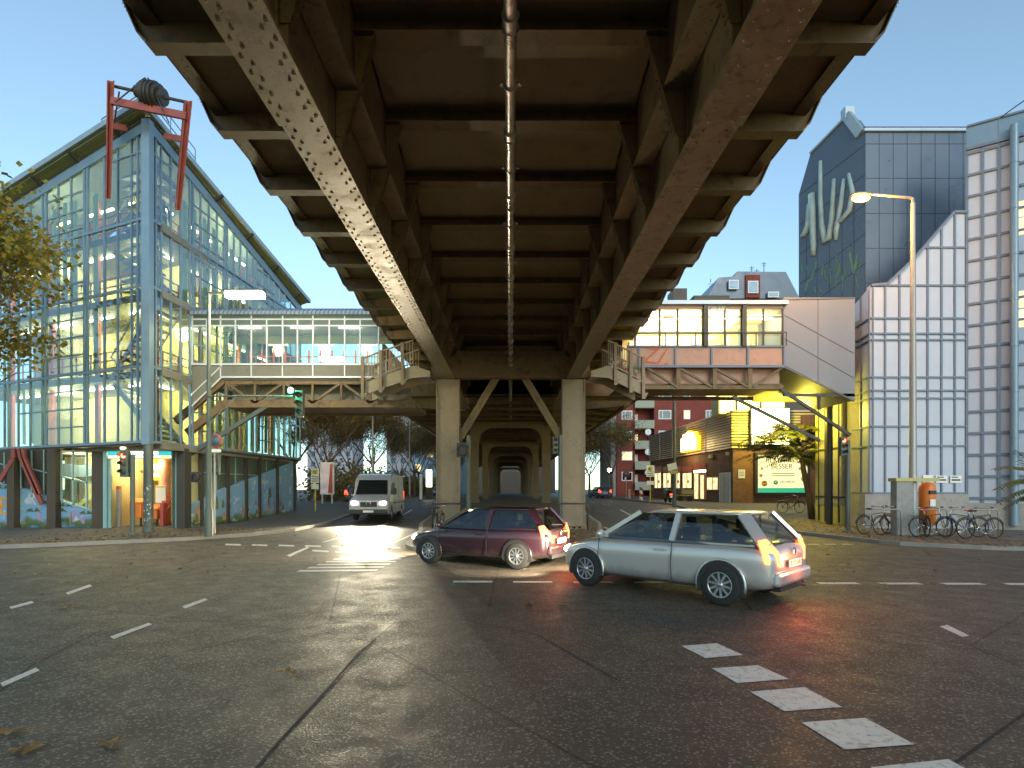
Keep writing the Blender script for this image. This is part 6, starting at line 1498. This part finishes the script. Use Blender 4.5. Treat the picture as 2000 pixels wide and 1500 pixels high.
mb = MB(); mb.tube((x,58,.77),(x,58,3.6),.05); mb.build('post', M['polegrey'], t); mb = MB(); mb.lathe([(0,0),(.3,0),(.3,.02),(0,.02)], (x,57.95,3.3), 18, 'y'); mb.build('plate', M['mural_dk'], t)
mb = MB(); mb.lathe([(.27,0),(.36,0),(.36,.02),(.27,.02)], (x,57.93,3.3), 18, 'y'); mb.build('rim', M['red'], t)
x = P(1317,0,36).x; t = thing('slim_lamp_pole', 'slim green grey pole with tilted board in front of the brick shop', 'pole', (x, 36, .6))
mb = MB(); mb.lathe([(.12,.6),(.09,8.5)], (x,36,0), 12); mb.build('pole', M['poledark'], t)
mb = MB(); c = P(1313,912,35.8); mb.bar(c+V(-.28,0,-.05), c+V(.28,0,.08), .03, .42, (0,0,1)); mb.build('tilted_board', M['plate'], t)
mb = MB(); c = P(1316,922,35.8); mb.box(c.x-.25,c.x+.25,35.8,35.84,c.z-.12,c.z+.1); mb.build('small_board', M['yellowwall'], t)
for px, y, h, lab in ((728, 52, 11.5, 'tall thin mast behind the delivery van on the left'), (800, 70, 11, 'thin mast near the left viaduct column far down the street')):
    x = P(px,0,y).x; t = thing('thin_mast', lab, 'mast', (x, y, .77), 'thin masts along the left street'); mb = MB(); mb.lathe([(.12,.77),(.07,h)], (x,y,0), 10); mb.build('shaft', M['polegrey'], t)
    mb = MB(); mb.bar((x,y,h-.05),(x+.9,y,h+.1),.05); mb.ball((x+1.0,y,h+.08),.2,8,0,(1.4,.6,.4)); mb.build('lamp_head', M['polegrey'], t)
x = P(1190,0,65).x; t = thing('low_street_lamp', 'small lit globe lamp at the far right beside the apartment block', 'street lamp', (x, 65, .77)); mb = MB(); mb.lathe([(.08,.77),(.06,P(0,922,65).z)], (x,65,0), 10); mb.build('post', M['poledark'], t)
mb = MB(); mb.ball((x,65,P(0,918,65).z), .2, 12); mb.build('globe', M['lampwarm'], t)
x = P(838,0,60).x; t = thing('lit_info_case', 'glowing white information case on the far left pavement by the viaduct', 'info case', (x, 60, .77)); mb = MB(); mb.box(x-.35,x+.35,60,60.2,.77,2.0); mb.build('base', M['dark'], t); mb = MB(); mb.box(x-.3,x+.3,59.95,60,2.0,3.8); mb.build('lit_face', M['whitesign'], t)
x = P(822,0,50).x; t = thing('white_info_pillar', 'narrow pale pillar on the left pavement near the viaduct', 'pillar', (x,50,.77)); mb = MB(); mb.box(x-.12,x+.12,50,50.1,.77,3.1); mb.build('slab', M['palealu'], t, bevel=.02); mb = MB(); mb.box(x-.2,x+.2,49.9,50.2,.77,.85); mb.build('foot', M['dark'], t)
# scooter seen from behind
x = P(1305,0,43).x; y = 43; z0 = gz(y)+.12; t = thing('motor_scooter', 'dark motor scooter with red tail lamp parked before the shop windows', 'scooter', (x,y,z0))
mb = MB(); mb.lathe([(.12,-.06),(.22,-.06),(.25,-.03),(.25,.03),(.22,.06),(.12,.06)], (x,y-.5,z0+.25), 20, 'x'); mb.build('rear_wheel', M['tyre'], t)
mb = MB(); mb.lathe([(.12,-.06),(.22,-.06),(.25,-.03),(.25,.03),(.22,.06),(.12,.06)], (x,y+.7,z0+.25), 20, 'x'); mb.build('front_wheel', M['tyre'], t)
mb = MB(); mb.ball((x,y-.35,z0+.62), .3, 12, 0, (.75,1.5,.75)); mb.ext([(x-.2,y+.5,z0+.3),(x+.2,y+.5,z0+.3),(x+.25,y+.6,z0+1.0),(x-.25,y+.6,z0+1.0)],(0,.1,0)); mb.box(x-.17,x+.17,y-.2,y+.55,z0+.25,z0+.33); mb.build('body', M['black'], t, bevel=.02)
mb = MB(); mb.ball((x,y-.35,z0+.85), .22, 12, 0, (.8,1.8,.35)); mb.build('seat', M['tyre'], t)
mb = MB(); mb.tube((x-.35,y+.5,z0+1.1),(x+.35,y+.5,z0+1.1),.02); mb.tube((x,y+.5,z0+.9),(x,y+.5,z0+1.12),.03); [mb.ball((x+s*.38,y+.45,z0+1.3),.07,8) for s in (-1,1)]; mb.build('handlebars', M['chrome'], t)
mb = MB(); mb.box(x-.1,x+.1,y-.84,y-.8,z0+.55,z0+.65); mb.build('tail_lamp', M['tail'], t)
mb = MB(); mb.box(x-.1,x+.1,y-.85,y-.82,z0+.38,z0+.5); mb.build('number_plate', M['plate'], t)
# bench at the shop
x = 15.0; t = thing('wooden_bench', 'pale wooden bench standing along the shop wall', 'bench', (14.6, 47.5, .77))
mb = MB(); mb.box(14.3,14.8,46,49,1.2,1.27); mb.build('seat', M['yellowwall'], t); mb = MB(); mb.box(14.75,14.82,46,49,1.35,1.75); mb.build('backrest', M['yellowwall'], t)
for yy in (46.2,48.7): mb = MB(); mb.box(14.35,14.78,yy,yy+.08,.77,1.2); mb.build('leg', M['dark'], t)
# figures seen through the glass corner of the station
def person(label, x, y, z, h, cloth, rz=0, stride=.12):
    t = thing('person', label, 'person', (x,y,z), world=False, rz=rz, group='people inside the station building')
    J = {'pel':(0,0,.52),'ch':(0,0,.70),'nk':(0,0,.83),'hd':(0,.01,.90),'ht':(0,.01,.96),'ls':(.10,0,.79),'le':(.14,-.02,.62),'lw':(.13,-.06,.48),'lf':(.13,-.07,.43),'rs':(-.10,0,.79),'re':(-.15,.02,.62),'rw':(-.13,.0,.48),'rf':(-.13,-.01,.43),
         'lh':(.055,0,.49),'lk':(.06,-stride/2,.27),'la':(.06,-stride/3,.05),'lt':(.065,-stride/3-.09,.015),'rh':(-.055,0,.49),'rk':(-.06,stride/3,.27),'ra':(-.06,stride,.05),'rt':(-.065,stride-.09,.015)}
    Rr = {'pel':.085,'ch':.095,'nk':.035,'hd':.055,'ht':.045,'ls':.042,'le':.03,'lw':.02,'lf':.02,'rs':.042,'re':.03,'rw':.02,'rf':.02,'lh':.055,'lk':.038,'la':.025,'lt':.02,'rh':.055,'rk':.038,'ra':.025,'rt':.02}
    E = [('pel','ch'),('ch','nk'),('nk','hd'),('hd','ht'),('nk','ls'),('ls','le'),('le','lw'),('lw','lf'),('nk','rs'),('rs','re'),('re','rw'),('rw','rf'),('pel','lh'),('lh','lk'),('lk','la'),('la','lt'),('pel','rh'),('rh','rk'),('rk','ra'),('ra','rt')]
    ks_ = list(J); me = bpy.data.meshes.new('body'); me.from_pydata([Vector(J[k])*h for k in ks_], [(ks_.index(a), ks_.index(b)) for a, b in E], [])
    o = bpy.data.objects.new('body', me); COL.objects.link(o)
    o.modifiers.new('skin', 'SKIN'); 
    for i, k in enumerate(ks_): me.skin_vertices[0].data[i].radius = (Rr[k]*h*.9, Rr[k]*h*.75)
    me.skin_vertices[0].data[0].use_root = True
    sb = o.modifiers.new('sub', 'SUBSURF'); sb.levels = 1; sb.render_levels = 1
    bpy.context.view_layer.update(); new = bpy.data.meshes.new_from_object(o.evaluated_get(bpy.context.evaluated_depsgraph_get())); o.modifiers.clear(); o.data = new
    new.materials.append(cloth); o.parent = t
    mb = MB(); mb.ball((0,.015*h,.925*h), .062*h, 12, 0, (.85,1,1)); mb.build('hair', M['black'], t)
    mb = MB(); mb.ball((0,-.04*h,.90*h), .035*h, 10, 0, (1,.6,1.2)); mb.build('face', mat('skin', (.45,.27,.18), .6), t)
pp = FL.pt(1.2, 0, -.9); person('person in dark clothes standing behind the corner glass high in the station', pp.x, pp.y, ZS[3]+.02, 1.75, M['mural_dk'])
pp = FRr.pt(1.9, 0, -.8); person('person in a dark coat at the upper right pane of the station corner', pp.x, pp.y, ZS[3]+.02, 1.7, M['black'], R(30))
# ================================================================== TREES
def grow(mb, tips, p, d, L, r, depth, rnd, spread=.6, up=.15, kids=3, n=6):
    d = d.normalized(); segs = 3; pts = [p]; rs = [r]; q = p
    for i in range(segs):
        d = (d + V(rnd.uniform(-1,1),rnd.uniform(-1,1),rnd.uniform(-.6,1))*.13 + Z*up*.25).normalized()
        q = q + d*L/segs; pts.append(q); rs.append(r*(1-.35*(i+1)/segs))
    mb.path(pts, rs, max(3, n))
    if depth == 0: tips.append((q, d)); return
    for k in range(kids):
        a = V(rnd.uniform(-1,1),rnd.uniform(-1,1),rnd.uniform(-.5,.9)).normalized()
        nd = (d*(1-spread*.5) + a*spread + Z*up).normalized()
        st_ = pts[rnd.choice((1,2,3))] if k else q
        grow(mb, tips, st_, nd, L*rnd.uniform(.62,.85), rs[-1]*.72, depth-1, rnd, spread, up, kids, n-1)
def leaves(mb, tips, per, spread, size, rnd, droop=.3):
    for p, d in tips:
        for k in range(per):
            c = p + V(rnd.gauss(0,1),rnd.gauss(0,1),rnd.gauss(0,.8))*spread
            a = V(rnd.uniform(-1,1),rnd.uniform(-1,1),rnd.uniform(-.8,.4)).normalized(); b = a.cross(V(rnd.uniform(-1,1),rnd.uniform(-1,1),rnd.uniform(-1,1))).normalized()
            s = size*rnd.uniform(.6,1.3)
            mb.add([c, c+a*s*.45+b*s*.42, c+a*s, c+a*s*.45-b*s*.42], [(0,1,2,3)])
def tree(name, label, loc, h, rad, seed, leafm, per, size, group=None, depth=5, kids=3, spread=.6, up=.15, r0=.16, lean=(0,0), lspread=.25, trunk=.3):
    rnd = random.Random(seed); t = thing(name, label, 'tree', loc, group, world=False)
    tips = []; mb = MB(); d = V(lean[0], lean[1], 1)
    Ltr = h*trunk; base = V(0,0,0); top_ = base + d.normalized()*Ltr
    mb.path([base-Z*.1, base+d*Ltr*.1+Z*.0, base.lerp(top_,.55)+V(rnd.uniform(-.1,.1),0,0), top_], [r0*1.5, r0*1.1, r0*.95, r0*.8], 10)
    for k in range(4):
        a = 2*math.pi*k/4+rnd.uniform(-.4,.4); grow(mb, tips, top_-d.normalized()*rnd.uniform(0,.15)*Ltr, V(math.cos(a)*rad/h*2.2, math.sin(a)*rad/h*2.2, 1.0), h*.24, r0*.55, depth-1, rnd, spread, up, kids, 7)
    mb.build('trunk', M['bark'], t)
    mb = MB(); leaves(mb, tips, per, lspread, size, rnd); 
    if per: mb.build('crown', leafm, t, recalc=False)
    return t
tree('maple_tree', 'autumn tree with yellow and orange leaves at the left edge before the station', (-19.2, 17.4, .12), 12.6, 3.4, 3, M['leaf_autumn'], 22, .2, depth=6, kids=3, r0=.22, lspread=.36, trunk=.27, spread=.75)
P0 = tree('bare_tree', 'sparse bare autumn tree with brown leaf remnants, nearest behind the painted wall', (-16.0, 50, .77), 11, 4, 21, M['leaf_brown'], 13, .16, 'trees along the left street', depth=6, lspread=.35, r0=.17)
P1 = tree('bare_tree', 'bushy yellow brown tree between the poster case and the delivery van', (-15.0, 62, .77), 12, 4.5, 22, M['leaf_brown'], 16, .17, 'trees along the left street', depth=6, lspread=.4, r0=.18)
P2 = tree('bare_tree', 'wide dark leafless tree above the delivery van', (-12.5, 74, .77), 11, 4, 23, M['leaf_green'], 12, .16, 'trees along the left street', depth=6, lspread=.4, r0=.17)
for k, (x, y, pr_, rz, lab) in enumerate(((-20.5, 54, P1, 1.3, 'tree just right of the painted flank wall, with thin upright twigs'), (-19, 68, P0, 2.2, 'tree behind the yellow bus stop post'), (-13.5, 84, P0, 4.0, 'tree filling the gap right of the van roof'),
        (-12.5, 100, P1, .7, 'yellowish tree left of the viaduct column'), (-24, 72, P2, 3.3, 'tree far behind the station flank'), (-18, 92, P2, 5.1, 'tree deep behind the thin mast'), (-13.5, 118, P1, 2.6, 'small looking far tree by the pale blue block'))):
    copy_tree(pr_, (x, y, gz(y)), rz, lab)
for k, (x, y, pr_, rz, lab) in enumerate(((12.8, 72, P2, .4, 'dim tree right of the viaduct column before the grey stair tower'), (12.2, 88, P0, 1.9, 'tree deep in the gap between viaduct and apartment block'), (13.5, 105, P1, 3.0, 'farthest tree right of the viaduct'))):
    c = copy_tree(pr_, (x, y, gz(y)), rz, lab); c['group'] = 'trees along the right street'
# hedge along left street
rnd = random.Random(4); hd = MB()
hg = thing('dark_hedge', 'dark dense hedge running along the left pavement behind the bus stop', 'hedge', (-15, 60, .77), world=False)
for k in range(9000):
    y = rnd.uniform(-16, 50); c = V(rnd.gauss(0,.9)-abs(y)*.0, y, abs(rnd.gauss(1.3,.9))); a = V(rnd.uniform(-1,1),rnd.uniform(-1,1),rnd.uniform(-1,1)).normalized()*.16; b = a.orthogonal()*1.2
    hd.add([c, c+a+b*.5, c+a*2, c+a-b*.5], [(0,1,2,3)])
hd.build('foliage', M['leaf_green'], hg, recalc=False)
mb = MB(); [mb.path([V(rnd.gauss(0,.3), -15+1.6*k, -.1), V(rnd.gauss(0,.4), -15+1.6*k, 1.0), V(rnd.gauss(0,.6), -15+1.6*k, 2.2)], [.05,.04,.02], 5) for k in range(40)]; mb.build('stems', M['bark'], hg)['kind'] = 'stuff'
# small feathery tree by the advert
def feather(name, label, loc, fr_specs, trunk_pts, r, m=None):
    t = thing(name, label, 'tree', loc, world=False); rnd = random.Random(int(loc[1]*10))
    mb = MB(); mb.path(trunk_pts, r, 10); mb.build('trunk', M['bark'], t)
    lf = MB(); bm_ = MB()
    for (o, d, L) in fr_specs:
        d = Vector(d).normalized(); pts = []; p = Vector(o)
        for i in range(8): pts.append(p.copy()); d = (d - Z*.10).normalized(); p = p + d*L/7
        bm_.path(pts, [.012]*8, 4)
        for i in range(1, 8):
            for sub in (0, .5):
                q = pts[i-1].lerp(pts[i], sub); side = d.cross(Z).normalized(); 
                for s in (-1, 1):
                    a = (side*s + d*.5 - Z*.35).normalized(); l = L*.34*(1-.08*i)*rnd.uniform(.8,1.2); b = d*l*.16
                    lf.add([q, q+a*l*.4+b, q+a*l, q+a*l*.4-b], [(0,1,2,3)])
    bm_.build('branches', M['bark'], t); lf.build('crown', m or M['leaf_yellow'], t, recalc=False)
rnd = random.Random(6); sp_ = []; mains = []
for k in range(210):
    a = rnd.uniform(0, 6.28); rr = rnd.uniform(.2, 1.0); o = V(-.35+math.cos(a)*rr*2.4, math.sin(a)*rr*1.4, 4.0+rnd.uniform(-1.0,1.3)*(1-rr*.5))
    sp_.append((o, (math.cos(a), math.sin(a)*.7, rnd.uniform(-.1,.6)), rnd.uniform(.8,1.5)))
x0 = P(1575,0,30).x
feather('sumac_tree', 'small feathery leaved tree with leaning trunk in front of the cream advert', (x0, 30, gz(30)+.12), sp_, [V(.35,0,-.2), V(.15,0,1.2), V(-.15,0,2.6), V(-.3,0,3.6)], [.2,.16,.13,.08])
sp2 = [((0,0,0), (-1, -.1, .45), 1.3), ((0,0,-.25), (-1,-.2,.15), 1.35), ((.1,0,-.5), (-1,0,-.05), 1.2), ((.1,.1,.1), (-.7,-.3,.9), 1.0), ((0,0,-.7), (-1,.1,-.2), .9), ((0,0,.2), (.8,-.2,.5), 1.1), ((0,0,-.1), (.9,.2,.3), 1.1), ((0,0,.3),(.1,-.8,.7),1.0)]
x0 = P(2012,0,17).x
feather('sumac_sapling', 'dark feathery sapling reaching in at the right edge of the pavement', (x0, 17, .12), [(Vector(o)+V(0,0,2.2), d, L) for o, d, L in sp2], [V(0,0,-.1), V(0,0,1.2), V(0,0,2.5)], [.05,.04,.02])
# fallen leaves: single ones near the camera, litter further off
def leafmesh(seed):
    rnd = random.Random(seed); mb = MB(); pts = []
    for k in range(15):
        t = 2*math.pi*k/15; r = .055*(1.0 if k % 3 == 0 else .55)*rnd.uniform(.8,1.2); pts.append(V(math.cos(t)*r*1.3, math.sin(t)*r*.8, .006+.02*abs(math.sin(t*1.5))*rnd.random()))
    mb.add([V(0,0,.012)] + pts, [(0, 1+k, 1+(k+1) % 15) for k in range(15)]); mb.path([V(.06,0,.01), V(.10,.01,.012), V(.14,.03,.006)], .0025, 4); return mb
for i, (px, py, k, lab) in enumerate(((20,1432,1.8,'dry brown fallen leaf at the very left edge of the road'), (66,1462,1.7,'pale curled fallen leaf in the lower left foreground'), (217,1456,1.5,'yellowish fallen leaf right of the two pale ones, lower left'),
        (555,1312,1.5,'yellow fallen leaf beside the tar seam'), (575,1318,1.1,'smaller yellow fallen leaf touching its larger neighbour by the seam'), (128,1188,2.0,'lone yellow leaf near the left dashes'), (1035,1180,1.7,'yellow leaf on the road left of the silver car'), (1098,1182,1.6,'pale leaf nearest the silver car wheel'), (30,1468,1.2,'small pale leaf left of the curled one'))):
    p = GP(px, py, .006); o = leafmesh(i).build('fallen_leaf', M['litter'], None, recalc=False); o.location = p; o.scale = (k,k,k); o.rotation_euler = (0,0,i*1.3); tag(o, lab, 'leaf', 'fallen leaves on the near road')
rnd = random.Random(12); lb = MB()
def litter(n, xf, yf, z):
    for k in range(n):
        y = yf(); x = xf(y); s = rnd.uniform(.03,.065); a = rnd.uniform(0,6.28); c = V(x, y, gz(y)+z+rnd.uniform(.004,.02)); u = V(math.cos(a), math.sin(a), rnd.uniform(-.4,.4))*s; w = V(-math.sin(a), math.cos(a), rnd.uniform(-.3,.3))*s*.7
        lb.add([c-u, c-w, c+u, c+w], [(0,1,2,3)])
litter(3500, lambda y: rnd.uniform(-1,1)*ihw(y)*.97, lambda: 15.3+abs(rnd.gauss(0,9)), .13)
litter(2600, lambda y: lin(LK, y)-abs(rnd.gauss(0,3.5)), lambda: rnd.uniform(14, 24), .12)
litter(2800, lambda y: lin(RK, y)+abs(rnd.gauss(0,3.5)), lambda: rnd.uniform(15, 30), .12)
litter(500, lambda y: rnd.choice((-1,1))*rnd.uniform(3, 12), lambda: rnd.uniform(9, 22), .0)
tag(lb.build('leaf_litter', M['litter'], None, recalc=False), 'brown and yellow leaf litter strewn over island and pavements', 'leaf litter', kind='stuff')
for o in bpy.data.objects:
    if o.get('_w') is not None: del o['_w']
